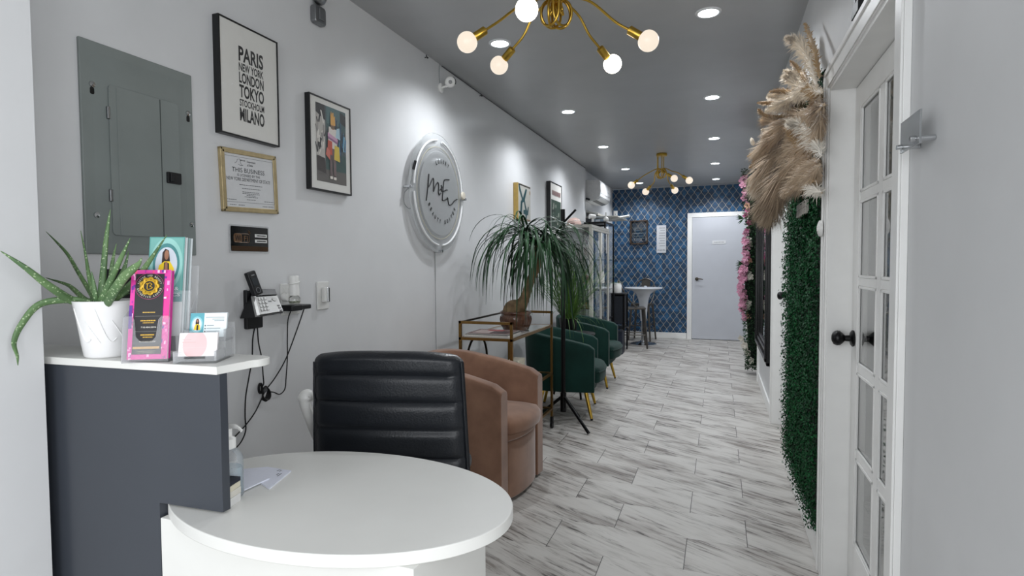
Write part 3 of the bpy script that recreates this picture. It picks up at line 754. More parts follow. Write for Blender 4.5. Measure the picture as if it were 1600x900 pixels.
# cords
def wallcord(pts, off, n=6): return smoothpts([onx(a, b, LX+off) for a, b in pts], n)
M_cord = mat('black_cord', '#0c0c0d', .5)
tag(MB().tube(wallcord([(399,507),(395,530),(394,560),(389,590),(384,620),(383,650),(384,672),(377,690),(364,705)], .012), .0025, 7).build('hanging_cable', M_cord), 'black telephone cord hanging down the wall from the phone base', 'cord')
tag(MB().tube(wallcord([(402,507),(404,535),(409,560),(411,585),(412,600),(408,604)], .010), .0024, 7).build('line_cord', M_cord), 'short black cord from the phone base to the coiled bundle', 'cord')
tag(MB().tube(wallcord([(476,480),(464,515),(447,560),(430,590),(415,610),(408,625),(398,645),(384,664),(360,690)], .020), .0025, 7).build('adapter_cord', M_cord), 'black cord slanting from the adapter across the wall to the desk', 'cord')
cb_ = thing('cord_bundle', 'coiled bundle of black cord hanging on the wall beside the chair', 'cord', onx(412, 612, LX+.02))
MB().tube(wallcord([(456,482),(450,500),(449,530),(449,560),(447,590),(445,608),(437,616),(428,613),(420,612)], .014), .0024, 7).build('lead', M_cord, cb_)
bc = onx(414, 615, LX+.018)
lp = MB()
for k in range(5):
    a_ = R(-25+k*14); w_ = .011+.002*k; h_ = .026+.002*(k % 3)
    lp.tube([bc+Vector((.002*k, 0, 0))+Vector((0, w_*math.cos(q)*math.cos(a_)-h_*math.sin(q)*math.sin(a_), h_*math.sin(q)*math.cos(a_)+w_*math.cos(q)*math.sin(a_))) for q in [2*PI*i/22 for i in range(22)]], .0026, 6, closed=True)
for k in range(2):
    lp.tube([bc+Vector((.002*k, -.026+.004*k, .026))+Vector((0, .008*math.cos(q), .020*math.sin(q))) for q in [2*PI*i/18 for i in range(18)]], .0026, 6, closed=True)
lp.build('coil', M_cord, cb_)
MB().obox(bc+Vector((.006, -.009, .016)), (.007,0,0), (0,.007,.004), (0,-.003,.006)).build('twist_tie', ink('#4c4e50'), cb_)
# ================================================================== RECEPTION DESK
M_desk = mat('white_laminate', '#dcdcd8', .35, var=.015, nscale=8)
M_dark = mat('graphite_laminate', '#3a3e45', .30, var=.03, nscale=5, spec=.5)
t = thing('reception_desk', 'white rounded reception desk with raised graphite front panel', 'desk', (-.95, 1.0, 0))
cx, cy, rx, ry = -.807, 1.062, .410, .263
el = [(cx+rx*math.cos(2*PI*i/96)*math.cos(-.0), cy+ry*math.sin(2*PI*i/96)) for i in range(96)]
top = MB().prism(el, lambda a, b, h: (a, b, h), .7145, .740)
top.build('tabletop', M_desk, t, bevel=.0025, smooth=30)
MB().box(-1.690, -1.16, .905, 1.13, .7142, .7395).build('side_worktop', M_desk, t, bevel=.002)
# pedestal under the top
pd = MB().prism([(-1.118, .872), (-.503, .868), (-.4985, 1.186), (-1.118, 1.186)], lambda a, b, h: (a, b, h), .0, .7145)
pd.build('pedestal', M_desk, t, bevel=.0015)
# graphite front panel, notched over the tabletop
fpx = lambda a, b, h: (a, .862+(a+1.44)*.045+h, b)
pan = [(-1.50, 0), (-1.126, 0), (-1.126, .752), (-.9555, .752), (-.9555, 1.030), (-1.50, 1.030)]
pan = [(-1.50, 0.0), (-1.1245, 0.0), (-1.1245, .7445), (-.9555, .7445), (-.9555, 1.030), (-1.50, 1.030)]
MB().prism(pan, fpx, .020, .0).build('front_panel', M_dark, t, bevel=.0008, recalc=True)
MB().box(-1.694, -1.50, .84, .862, 0, 1.03).build('side_filler', M_dark, t)
# narrow counter shelf on top with rounded right end
ang = .042
def cs(a, b, h): return (-1.69+a*math.cos(ang)-b*math.sin(ang), .846+a*math.sin(ang)+b*math.cos(ang), h)
outl = []
Lc, Dc = .735, .150
outl += [(0,0), (Lc,0)]
for k in range(9):
    q = R(-60+150*k/8); outl.append((Lc+.002+.018*math.cos(q) - .0, .105+.0 + .03*math.sin(q)+.01))
outl += [(Lc-.012, Dc), (0, Dc)]
MB().prism(outl, cs, 1.030, 1.047).build('counter_shelf', M_desk, t, bevel=.002)

# office chair (built facing +y at the origin, its back towards the desk, then set in place)
t = thing('office_chair', 'black ribbed leather office chair with white arms behind the desk', 'office chair')
M_leath = mat('black_leather', '#1c1f24', .34, var=.12, nscale=14, bump=.10, bscale=160, spec=.5)
edges = [.45, .54, .63, .72, .808, .897, .968]
def rib(z):
    for k in range(6):
        if edges[k] <= z <= edges[k+1]:
            s_ = (z-edges[k])/(edges[k+1]-edges[k]); return .013*(1-abs(2*s_-1)**5)
    return 0
nu, nz = 28, 78
zs = [.45+.518*i/nz for i in range(nz+1)]
def bkpt(u_, z, front):
    hw_ = .243+.020*(.968-z)/.518
    topr = max(0, (z-.930)/.038); hw2 = hw_-.022*topr**3
    zc_ = z-.012*abs(u_)**3*max(0, (z-.85)/.118)
    side = 1-abs(u_)**14
    d_ = -(rib(z)*side+.022*side) if front else .052*side**.5
    if z > .950: d_ *= max(.25, ((.968-z)/.018)**.5)
    return Vector((u_*hw2, .03-(z-.45)*.05-.012*u_*u_*-1+d_, zc_))
vs = [bkpt(-1+2*i/nu, z, fr_) for fr_ in (1, 0) for z in zs for i in range(nu+1)]; fs = []
n1 = nu+1; half = n1*(nz+1)
for k in range(nz):
    for i in range(nu):
        a = k*n1+i; fs.append((a, a+1, a+n1+1, a+n1)); b = half+a; fs.append((b, b+n1, b+n1+1, b+1))
    a = k*n1; b = half+a; fs.append((a, a+n1, b+n1, b)); a += nu; b += nu; fs.append((a, b, b+n1, a+n1))
for i in range(nu):
    a = nz*n1+i; b = half+a; fs.append((a, a+1, b+1, b)); fs.append((i, half+i, half+i+1, i+1))
MB().add(vs, fs).build('backrest', M_leath, t, smooth=60)
for sx in (-1, 1):
    MB().tube([bkpt(sx*.97, z, 1)+Vector((sx*.002, -.002, 0)) for z in zs[2:-3:4]], .0035, 8).build('side_piping', M_leath, t)
MB().box(-.22, .185, .06, .50, .43, .50).build('seat', M_leath, t, bevel=.03, seg=4)
# short white flip arms, both folded up beside the backrest
MB().tube(smoothpts([(-.225, .14, .50), (-.262, .12, .60), (-.285, .085, .70), (-.300, .060, .785), (-.296, .065, .808), (-.280, .080, .80)], 6), [.018]*20+[.022]*8+[.015]*3, 10, flat=.8).build('armrest', M_white, t)
MB().tube(smoothpts([(.215, .14, .50), (.200, .13, .60), (.192, .12, .70), (.190, .11, .785)], 6), .018, 10, flat=.8).build('armrest', M_white, t)
MB().cyl((0, .30, .10), (0, .30, .43), .028, n=16).build('gas_lift', M_chrome, t)
for k in range(5):
    a = R(90+72*k); e = Vector((.23*math.cos(a), .30+.23*math.sin(a), .075))
    MB().tube([(0, .30, .115), (.12*math.cos(a), .30+.12*math.sin(a), .10), e], [.024, .020, .015], 8).build('base_leg', M_chrome, t)
    MB().lathe([(.012, -.012), (.027, -.010), (.027, .010), (.012, .012)], e-Vector((0, 0, .048)), (math.sin(a), -math.cos(a), 0), 16).cyl(e-Vector((0,0,.05)), e, .006, n=8).build('caster', M_black, t)
t.location = (-.982, 1.545, .012); t.rotation_euler = (0, 0, R(14))

# ------------------------------------------------------------------ on the counter
CT = 1.047
# aloe
M_pot = mat('white_ceramic', '#e4e4e4', .25, var=.02, coat=.3)
pc = Vector((-1.316, .914, CT))
t = thing('potted_aloe', 'spotted green aloe plant in a white ceramic pot on the counter', 'plant', pc)
pt = MB().lathe([(.0, .0), (.044, .0), (.048, .004), (.052, .030), (.060, .090), (.0655, .122), (.0665, .127), (.0645, .128), (.062, .120), (.058, .100), (.0, .098)], pc, (0,0,1), 48, cap=False)
pot = pt.build('pot', M_pot, t, smooth=50)
rl = MB()      # raised leaf swirls on the pot
def potp(a, h):
    r_ = .052+(.060-.052)*(h-.03)/.06 if h > .03 else .050
    r_ += .0004
    return pc+Vector((r_*math.cos(a), r_*math.sin(a), h))
for a0 in (-1.9, -1.0, .2):
    rl.tube(smoothpts([potp(a0+.55*q, .112-.075*math.sin(q*1.7)) for q in (0, .3, .6, .9, 1.2)], 4), .0014, 6)
    rl.tube(smoothpts([potp(a0+1.0-.5*q, .035+.05*q) for q in (0, .35, .7, 1.0)], 4), .0012, 6)
rl.build('relief', M_pot, pot)
MB().lathe([(.0, .108), (.060, .108)], pc, (0,0,1), 32, cap=False).build('soil', mat('dark_soil', '#2b2119', .9, bump=.5), t)
def aloe_material():
    mt = mat('aloe_skin', '#46633f', .42, color2='#688557', nscale=18, spec=.4)
    n = Nodes(mt); b = n.N['Principled BSDF']; tc = n.N.new('ShaderNodeTexCoord')
    vo = n.N.new('ShaderNodeTexVoronoi'); vo.inputs['Scale'].default_value = 150; n.L.new(tc.outputs['Object'], vo.inputs['Vector'])
    sp = n.ramp(vo.outputs['Distance'], [(.20, (1,1,1)), (.30, (0,0,0))])
    src = b.inputs['Base Color'].links[0].from_socket
    n.L.new(n.mix(n.m('MULTIPLY', sp, .75), src, srgb('#b4c79f')), b.inputs['Base Color'])
    return mt
M_aloe = aloe_material()
leaves = [([(150,474),(116.6,471),(77.8,447.5),(38,417),(0.6,392)], [.90,.87,.81,.765,.735], .0120),
          ([(143,474),(109,468.5),(62,475.5),(34,506.6),(22,534.6),(27,556),(28,571)], [.89,.86,.815,.785,.77,.765,.765], .0100),
          ([(152,474),(133.8,469),(115,452),(102.6,444),(71.5,434)], [.93,.94,.945,.945,.94], .0105),
          ([(150,474),(138,452),(122,425),(105.8,397.8),(88,378),(72,362)], [.93,.955,.965,.97,.975,.98], .0085),
          ([(151,474),(143,450),(138,425),(133.7,398),(126,360.4)], [.92,.93,.935,.94,.945], .0085),
          ([(151,476),(149,462),(146,442),(143,424)], [.88,.872,.868,.865], .0090),
          ([(156,474),(158.6,453),(162,418),(165,382),(169,350),(172.6,327)], [.90,.905,.908,.91,.912,.914], .0115),
          ([(156,476),(162,462),(177,429),(192,397),(203.7,372)], [.88,.872,.862,.855,.85], .0110),
          ([(164,470),(172,440),(175,415),(178,398),(182,380.6)], [.95,.965,.97,.975,.98], .0085),
          ([(166,472),(180,448),(192,425),(197,410),(201,392)], [.94,.95,.955,.96,.965], .0090),
          ([(166,474),(176,458),(193,434),(208,420),(217,412),(221.5,403)], [.88,.868,.858,.852,.85,.848], .0140),
          ([(170,474),(190,458),(211.5,438),(228,416),(242.6,394.6),(261,366.7)], [.90,.90,.902,.905,.908,.912], .0100),
          ([(166,474),(176,466),(190,462),(203,458)], [.95,.97,.985,.995], .0110),
          ([(160,474),(172,455),(184,440),(190,432)], [.96,.98,.99,1.0], .0100)]
for pts, ds, w_ in leaves:
    w_ *= .80
    P3 = smoothpts([ony(a, b, y_) for (a, b), y_ in zip(pts, ds)], 7)
    k = len(P3)
    rs = [w_*(1-.18*(i/(k-1)))*(1-(i/(k-1))**2.6)+.0008 for i in range(k)]
    MB().tube(P3, rs, 10, flat=.62, up=(0,1,.2)).build('leaf', M_aloe, t, smooth=60)

# monitor behind the counter, on the side worktop
t = thing('monitor', 'black flat screen behind the aloe plant', 'monitor', (-1.435, 1.09, .74))
MB().box(-1.565, -1.325, 1.078, 1.094, .93, 1.245).build('screen_housing', M_black, t, bevel=.004)
MB().box(-1.555, -1.335, 1.0935, 1.0950, .945, 1.235).build('screen', ink('#0a0b0d', .15), t)
MB().box(-1.465, -1.425, 1.070, 1.080, .745, 1.0).build('stand', M_black, t, bevel=.002)
MB().box(-1.53, -1.36, 1.02, 1.14, .7395, .748).build('stand_base', M_black, t, bevel=.003)

# leaflet holder: two tiers of clear acrylic, set square to the front
hz = R(28)
hR = Vector((math.cos(hz), math.sin(hz), 0)); hB = Vector((-math.sin(hz), math.cos(hz), 0))
ho = Vector((-1.183, .845, CT))     # front lower left corner
def hp3(a, b, z): return ho+hR*a+hB*b+UPZ*z
def hbox(mb, a0, a1, b0, b1, z0, z1):
    return mb.obox(hp3((a0+a1)/2, (b0+b1)/2, (z0+z1)/2), hR*((a1-a0)/2), hB*((b1-b0)/2), UPZ*((z1-z0)/2))
def leanbox(mb, a0, a1, b, th, z0, z1, lean):
    """sheet leaning back: bottom at depth b, top at depth b + lean"""
    vs = [hp3(a0,b,z0), hp3(a1,b,z0), hp3(a1,b+th,z0), hp3(a0,b+th,z0), hp3(a0,b+lean,z1), hp3(a1,b+lean,z1), hp3(a1,b+lean+th,z1), hp3(a0,b+lean+th,z1)]
    return mb.add(vs, [(0,3,2,1),(4,5,6,7),(0,1,5,4),(1,2,6,5),(2,3,7,6),(3,0,4,7)])
W_ = .092
t = thing('leaflet_holder', 'clear acrylic two tier leaflet holder on the counter edge', 'leaflet holder', ho)
th = .0022
def front_u(b0, zb, z1, lean):
    """front wall of a pocket, with a U cut out of its middle"""
    mb = MB()
    prof = [(0, zb), (W_, zb), (W_, z1-.004), (W_-.004, z1), (W_-.016, z1)]
    prof += [(W_-.022, z1-.008), (W_-.026, zb+.050), (W_-.034, zb+.040), (.036, zb+.040), (.026, zb+.050), (.022, z1-.008), (.016, z1), (.004, z1), (0, z1-.004)]
    def f_(a, z, h): return hp3(a, b0+lean*(z-zb)+h, z)
    k = len(prof)
    vs = [f_(a, z, 0) for a, z in prof]+[f_(a, z, th) for a, z in prof]
    left = [0, 1, 2, 3, 4, 5, 6, 7, 8, 9, 10, 11, 12, 13]
    fs = [tuple(left), tuple(k+i for i in reversed(left))]+[(i, k+i, k+(i+1) % k, (i+1) % k) for i in range(k)]
    return mb.add(vs, fs)
front_u(.0, .004, .098, .15).build('front_pocket', M_acryl, t, recalc=True, smooth=0)
b_ = MB(); hbox(b_, 0, W_, 0, .036, 0, .004); hbox(b_, 0, W_+.026, .036, .082, 0, .004)
b_.build('base', M_acryl, t, recalc=True, smooth=0)
b_ = MB(); leanbox(b_, 0, W_+.026, .036, th, .004, .150, .026); b_.build('divider', M_acryl, t, recalc=True, smooth=0)
b_ = MB(); leanbox(b_, .0, W_+.026, .074, th, .004, .205, .036)
b_.build('back_panel', M_acryl, t, recalc=True, smooth=0)
for s_ in (0, W_+.024):
    b_ = MB(); lo = .036 if s_ else 0
    vs = [hp3(s_, lo, .004), hp3(s_+th, lo, .004), hp3(s_+th, .074, .004), hp3(s_, .074, .004), hp3(s_, lo+.014, .096), hp3(s_+th, lo+.014, .096), hp3(s_+th, .098, .14), hp3(s_, .098, .14)]
    b_.add(vs, [(0,3,2,1),(4,5,6,7),(0,1,5,4),(1,2,6,5),(2,3,7,6),(3,0,4,7)]); b_.build('side_wall', M_acryl, t, recalc=True, smooth=0)

# leaflets
def leaflet(name, label, cat, group, a0, a1, b, z0, z1, lean, polys, edge='#d9d9d9', th_=.0016, letters=()):
    t = thing(name, label, cat, hp3((a0+a1)/2, b, z0), group)
    mb = MB(); leanbox(mb, a0, a1, b, th_, z0, z1, lean)
    sheet = mb.build('sheet', ink(edge), t, recalc=True, smooth=0)
    org = hp3(a0, b-.0003, z0); rt = hR*(a1-a0); up = hp3(a0, b+lean-.0003, z1)-org
    if polys: picture('artwork', sheet, org, rt, up, polys, .00002)
    for body, u_, v_, w_, h_, colr in letters:
        uh = up.normalized(); 
        text_mb(body, hR, uh, org+rt*u_+up*v_, (a1-a0)*w_, up.length*h_, .0022, .01).build('lettering', ink(colr), sheet, smooth=0)
    return t, org, rt, up, sheet
rd = random.Random(3)
pk = [('#d83a9c', rect(0,1,0,1))]
for k in range(60):
    side = rd.random()
    if side < .35: a, b = rd.uniform(.0,.09), rd.uniform(0,.96)
    elif side < .75: a, b = rd.uniform(.78,.93), rd.uniform(0,.96)
    else: a, b = rd.uniform(0,.9), rd.choice([rd.uniform(0,.03), rd.uniform(.955,.975)])
    w_, h_ = rd.uniform(.02,.07), rd.uniform(.01,.05)
    w_ = min(w_, 1-a); h_ = min(h_, 1-b)
    pk.append((rd.choice(['#f29fd0','#c2187e','#6d2f93','#e84f7d','#f7c4e2','#a02aa0']), [(a,b),(a+w_,b),(a+w_,b+h_),(a,b+h_)]))
pk += [('#5a2f8c', rect(0,.08,.34,.60)), ('#e6358f', rect(.86,1,.45,.66)), ('#1d1d20', rect(.12,.84,.055,.955))]
for v_, u0, u1, c in ((.475,.16,.80,'#6b6a66'),(.305,.16,.80,'#6b6a66'),(.835-.02+.0,.20,.36,'#7a6a3c'),(.815,.60,.76,'#7a6a3c')): pk.append((c, rect(u0,u1,v_,v_+.004)))
pk += [('#c79a4e', rect(.14,.80,.115,.140)), ('#8b826c', rect(.24,.70,.085,.092)), ('#8b826c', rect(.28,.66,.068,.074))]
for v_, u0, u1, c, h_ in ((.515,.34,.66,'#c9a54f',.010),(.420,.30,.68,'#d0a63a',.014),(.398,.36,.64,'#d0a63a',.010),(.262,.32,.66,'#d0a63a',.014),(.238,.38,.62,'#d0a63a',.010)):
    a = u0
    while a < u1:
        w_ = rd.uniform(.02,.045); pk.append((c, rect(a, min(u1,a+w_), v_, v_+h_))); a += w_+.008
t, org, rt, up, sheet = leaflet('pink_leaflet', 'pink and black leaflet with gold crest in the front pocket', 'leaflet', None, .006, .086, .010, .006, .196, .034, pk,
        letters=(('718.484.0894', .32, .345, .38, .017, '#cfcac0'), ('917.362.0229', .30, .185, .40, .017, '#cfcac0')))
n_ = rt.cross(up).normalized(); cc = org+rt*.48+up*.815; uh = up.normalized(); rh = rt.normalized()
cr = MB()
cr.tube([cc+n_*.0022+rh*(.0165*math.cos(q)*(1+.10*math.cos(9*q)))+uh*(.0165*math.sin(q)*(1+.10*math.cos(9*q))) for q in [2*PI*i/72 for i in range(72)]], .0030, 6, closed=True)
cr.tube([cc+n_*.0022+rh*(.0125*math.cos(q))+uh*(.0125*math.sin(q)) for q in [2*PI*i/40 for i in range(40)]], .0016, 5, closed=True)
cr.tube(smoothpts([cc+n_*.0026+rh*a+uh*b for a, b in ((-.007,.004),(-.004,.006),(-.004,-.006),(.002,-.006),(.006,-.003),(.001,.0),(.005,.004),(.0,.007),(-.004,.004))], 4), .0010, 5)
cr.build('gold_crest', mat('gold_print', '#c9a233', .4, .4), sheet)
pr_ = MB()
pr_.tube([cc+n_*.0020+rh*(.0285*math.cos(q))+uh*(.0285*math.sin(q)) for q in [PI*(.04+.92*i/40) for i in range(41)]], .0004, 4)
pr_.tube([cc+n_*.0020+rh*(.0285*math.cos(q))+uh*(.0285*math.sin(q)) for q in [PI*(1.04+.92*i/40) for i in range(41)]], .0004, 4)
pr_.build('crest_ring', ink('#b8557f'), sheet)
at = MB(); arc_text(at, 'WAXING AND BEAUTY', cc, rh, uh, .0232, 165, 15, .0040, .0022); arc_text(at, 'ESTHETICS LOUNGE', cc, rh, uh, .0236, 195, 345, .0040, .0022, inside=True)
at.build('lettering', ink('#b9b2a2'), sheet, smooth=0)
for k in range(2):
    leaflet('pink_leaflet', 'pink leaflet tucked behind the front pink leaflet, only its edges showing', 'leaflet', 'pink leaflets', .0075+.001*k, .0875+.001*k, .0135+.004*k, .006, .194, .034, None, '#c93a93')
teal = [('#4f8f89', rect(0,1,0,1)), ('#6ea8a1', rect(.03,.97,.40,.99)), ('#8dc0b9', disc2(.5,.72,.46,.27,32)), ('#417f80', disc2(.5,.72,.38,.215,32)), ('#c3cad4', disc2(.5,.72,.31,.175,32)),
        ('#2a1712', [(.37,.70),(.38,.84),(.46,.88),(.56,.86),(.60,.76),(.58,.64),(.40,.60)]), ('#9a6a50', disc2(.50,.815,.062,.050)), ('#e4c41c', [(.22,.55),(.30,.71),(.44,.75),(.60,.75),(.72,.68),(.76,.56)]),
        ('#1c1513', [(.42,.55),(.44,.74),(.58,.73),(.60,.55)]), ('#9a6a50', [(.45,.66),(.55,.66),(.53,.745),(.47,.745)]), ('#3d7f7f', rect(0,1,.34,.42)), ('#c3c7c6', rect(0,1,0,.34))]
leaflet('teal_leaflet', 'front teal leaflet showing a woman in a yellow jacket', 'leaflet', 'teal leaflets', .024, .098, .050, .050, .270, .040, teal,
        letters=(('T &', .60, .455, .30, .035, '#dce8e6'), ('OCS', .54, .395, .40, .035, '#dce8e6')))
for k, w_ in enumerate(('second teal leaflet from the front, its right edge showing', 'third teal leaflet from the front, its right edge showing', 'rearmost teal leaflet, leaning on the clear back panel')):
    leaflet('teal_leaflet', w_, 'leaflet', 'teal leaflets', .027+.003*k, .1015+.0035*k, .0545+.0045*k, .050, .269-.001*k, .040, None, '#bfc6c8' if k != 1 else '#7d8f90')

# card holder, two steps of clear acrylic
hz = R(26); hR = Vector((math.cos(hz), math.sin(hz), 0)); hB = Vector((-math.sin(hz), math.cos(hz), 0)); ho = Vector((-1.068, .872, CT)); W_ = .086
t = thing('card_holder', 'clear acrylic two step business card holder on the counter corner', 'card holder', ho)
b_ = MB(); hbox(b_, 0, W_, 0, .100, 0, .005); hbox(b_, 0, .004, 0, .052, .005, .026); hbox(b_, W_-.004, W_, 0, .052, .005, .026); hbox(b_, 0, .022, 0, .003, .005, .024); hbox(b_, W_-.022, W_, 0, .003, .005, .024)
hbox(b_, .022, W_-.022, 0, .003, .005, .010)
b_.build('front_step', M_acryl, t, recalc=True, bevel=.0008)
b_ = MB(); hbox(b_, 0, W_, .050, .053, .005, .048); hbox(b_, 0, .004, .053, .098, .005, .066); hbox(b_, W_-.004, W_, .053, .098, .005, .066); hbox(b_, 0, W_, .053, .098, .040, .044); hbox(b_, 0, .020, .053, .056, .048, .064); hbox(b_, W_-.020, W_, .053, .056, .048, .064); hbox(b_, 0, W_+.004, .096, .099, .005, .078)
b_.build('rear_step', M_acryl, t, recalc=True, bevel=.0008)
cardA = [('#e8e4e4', rect(0,1,0,1)), ('#dfbcbd', disc2(.42,.5,.32,.62,28)), ('#cfb4b4', rect(.08,.32,.70,.735)), ('#cfb4b4', rect(.08,.44,.58,.62)), ('#dac4c4', rect(.10,.70,.36,.375))]
cardA[1] = ('#dfbcbd', [(min(1,max(0,a)), min(1,max(0,b))) for a, b in cardA[1][1]])
leaflet('business_card', 'white and pale pink business card in front step of card holder', 'business card', 'business cards', .0045, .0815, .012, .014, .062, .013, cardA, '#ece8e8', .006)
cardB = [('#dfe9ec', rect(0,1,0,1)), ('#5aa3b0', rect(0,.38,0,1)), ('#8cc6cf', disc2(.19,.52,.16,.34,24)), ('#d7dde6', disc2(.19,.52,.125,.27,24)), ('#2a1712', disc2(.20,.60,.05,.17)), ('#e4c41c', [(.11,.30),(.14,.50),(.20,.55),(.27,.50),(.29,.30)]), ('#1c1513', rect(.185,.235,.28,.50)), ('#9a6a50', disc2(.20,.67,.026,.06))]
for v_, u0, u1 in ((.80,.42,.93),(.72,.60,.93),(.66,.66,.93),(.46,.46,.66),(.34,.46,.84),(.22,.46,.82),(.11,.46,.76)): cardB.append(('#8d989c', rect(u0,u1,v_,v_+.03)))
for v_ in (.44,.32,.20,.09): cardB.append(('#22282a', disc2(.42,v_+.03,.016,.032,10)))
leaflet('business_card', 'blue and white business card with portrait in rear step of card holder', 'business card', 'business cards', .0045, .0815, .066, .048, .100, .013, cardB, '#e3ecef', .006)

# ------------------------------------------------------------------ on the desk top, behind the panel
TT = .740
bc = Vector((-1.022, .968, TT))
t = thing('sanitizer_bottle', 'clear pump bottle of hand sanitizer behind the graphite panel', 'bottle', bc)
def ov(prof):   # flattened oval bottle
    mb = MB(); n = 32; vs = []; fs = []
    for r_, h_ in prof:
        for i in range(n):
            q = 2*PI*i/n; vs.append(bc+Vector((r_*math.cos(q), r_*.62*math.sin(q), h_)))
    for k in range(len(prof)-1):
        for i in range(n): fs.append((k*n+i, k*n+(i+1) % n, (k+1)*n+(i+1) % n, (k+1)*n+i))
    fs += [tuple(reversed(range(n))), tuple(range((len(prof)-1)*n, len(prof)*n))]
    return mb.add(vs, fs)
ov([(.030,.001),(.033,.006),(.033,.080),(.031,.092),(.022,.103),(.013,.108)]).build('bottle', thin_clear('clear_bottle_plastic', (.80,.84,.87), .86), t, smooth=50)
ov([(.026,.004),(.030,.008),(.030,.060),(.0295,.066)]).build('gel', thin_clear('sanitizer_gel', (.62,.76,.84), .70), t, smooth=50)
MB().add([bc+Vector((.0336*math.cos(q), .0336*.62*math.sin(q), h_)) for h_ in (.022, .078) for q in [R(-150+10*i) for i in range(9)]], [(i, i+1, 10+i, 9+i) for i in range(8)]).build('label', ink('#8fb9d2'), t)
MB().add([bc+Vector((.0339*math.cos(q), .0339*.62*math.sin(q), h_)) for h0 in (.028,.036,.044,.052,.060,.066) for h_ in (h0, h0+.003) for q in [R(-140+10*i) for i in range(6)]],
         [(b*12+i, b*12+i+1, b*12+7+i, b*12+6+i) for b in range(6) for i in range(5)]).build('label_text', ink('#31506a'), t, smooth=0)
MB().lathe([(.0, .106), (.0135, .106), (.0135, .128), (.009, .131), (.006, .133), (.006, .150), (.0, .150)], bc, (0,0,1), 20, cap=False).build('pump_collar', M_white, t)
MB().tube(smoothpts([bc+Vector((-.012, 0, .150)), bc+Vector((.004, 0, .156)), bc+Vector((.024, 0, .155)), bc+Vector((.036, .0, .148))]), [.0055]*12+[.004]*7, 8, flat=.7).build('pump_nozzle', M_white, t)
# small stack of card boxes with rubber band
Z = TT
bx = (-.980, .900)
def small_box(label, z, h, a, c, mats, w=.028, d_=.040):
    t = thing('card_box', label, 'box', (bx[0], bx[1], z), 'small boxes behind the panel')
    ca, sa = math.cos(a), math.sin(a)
    b = MB().obox((bx[0]-.006, bx[1]+.03, z+h/2), (ca*w/2*1.0, sa*w/2, 0), (-sa*d_/2, ca*d_/2, 0), (0,0,h/2))
    o = b.build('box_body', c, t, bevel=.001)
    return t
small_box('white card box at the bottom of the small stack', Z, .018, R(14), ink('#d8d8d6'), None)
small_box('white card box in the middle of the small stack, cream edged', Z+.0182, .014, R(10), ink('#cfccc2'), None)
small_box('cream card box below the dark one in the small stack', Z+.0324, .012, R(16), ink('#d3cdb8'), None)
small_box('dark navy card box on top of the small stack', Z+.0446, .009, R(12), ink('#151a28'), None)
bp = (bx[0]-.006, bx[1]+.03)
tag(MB().obox((bp[0]+.002, bp[1]-.0205, Z+.017), (.0012,0,0), (0,.0008,0), (0,0,.017)).build('rubber_band', ink('#d8d4c8')), 'pale rubber band round the lower boxes of the small stack', 'rubber band')
def sheet3(name, label, pts, z, c, marks=()):
    t = thing(name, label, 'envelope', (pts[0][0], pts[0][1], z), 'envelopes on the desk')
    p = MB().add([(a, b, z) for a, b in pts]+[(a, b, z+.0030) for a, b in pts], [(3,2,1,0), (4,5,6,7), (0,1,5,4), (1,2,6,5), (2,3,7,6), (3,0,4,7)]).build('paper', c, t)
    A_, B_, C_, D_ = [Vector((a, b, z+.0033)) for a, b in pts]
    mk = MB()
    for u0, u1, v_ in marks:
        f = lambda u, v: A_*(1-u)*(1-v)+B_*u*(1-v)+C_*u*v+D_*(1-u)*v
        mk.quad(f(u0,v_), f(u1,v_), f(u1,v_+.03), f(u0,v_+.03))
    if marks: mk.build('print', ink('#6d7078'), p, smooth=0)
    return t
M_env = mat('envelope_paper', '#dfe2ee', .6, var=.02)
e = [tuple(onz(a, b, TT)[:2]) for a, b in ((421,765),(455,737),(418,731),(375,735))]
sheet3('envelope', 'white envelope with printed address lines, right of the other', [e[0], e[1], e[2], e[3]], TT, M_env, ((.55,.75,.15),(.60,.72,.22),(.80,.92,.30),(.80,.95,.38)))
e = [tuple(onz(a, b, TT+.0013)[:2]) for a, b in ((378,770),(421,750),(402,738),(360,743))]
sheet3('envelope', 'plain white envelope overlapping the addressed one', [e[0], e[1], e[2], e[3]], TT+.0031, M_env)
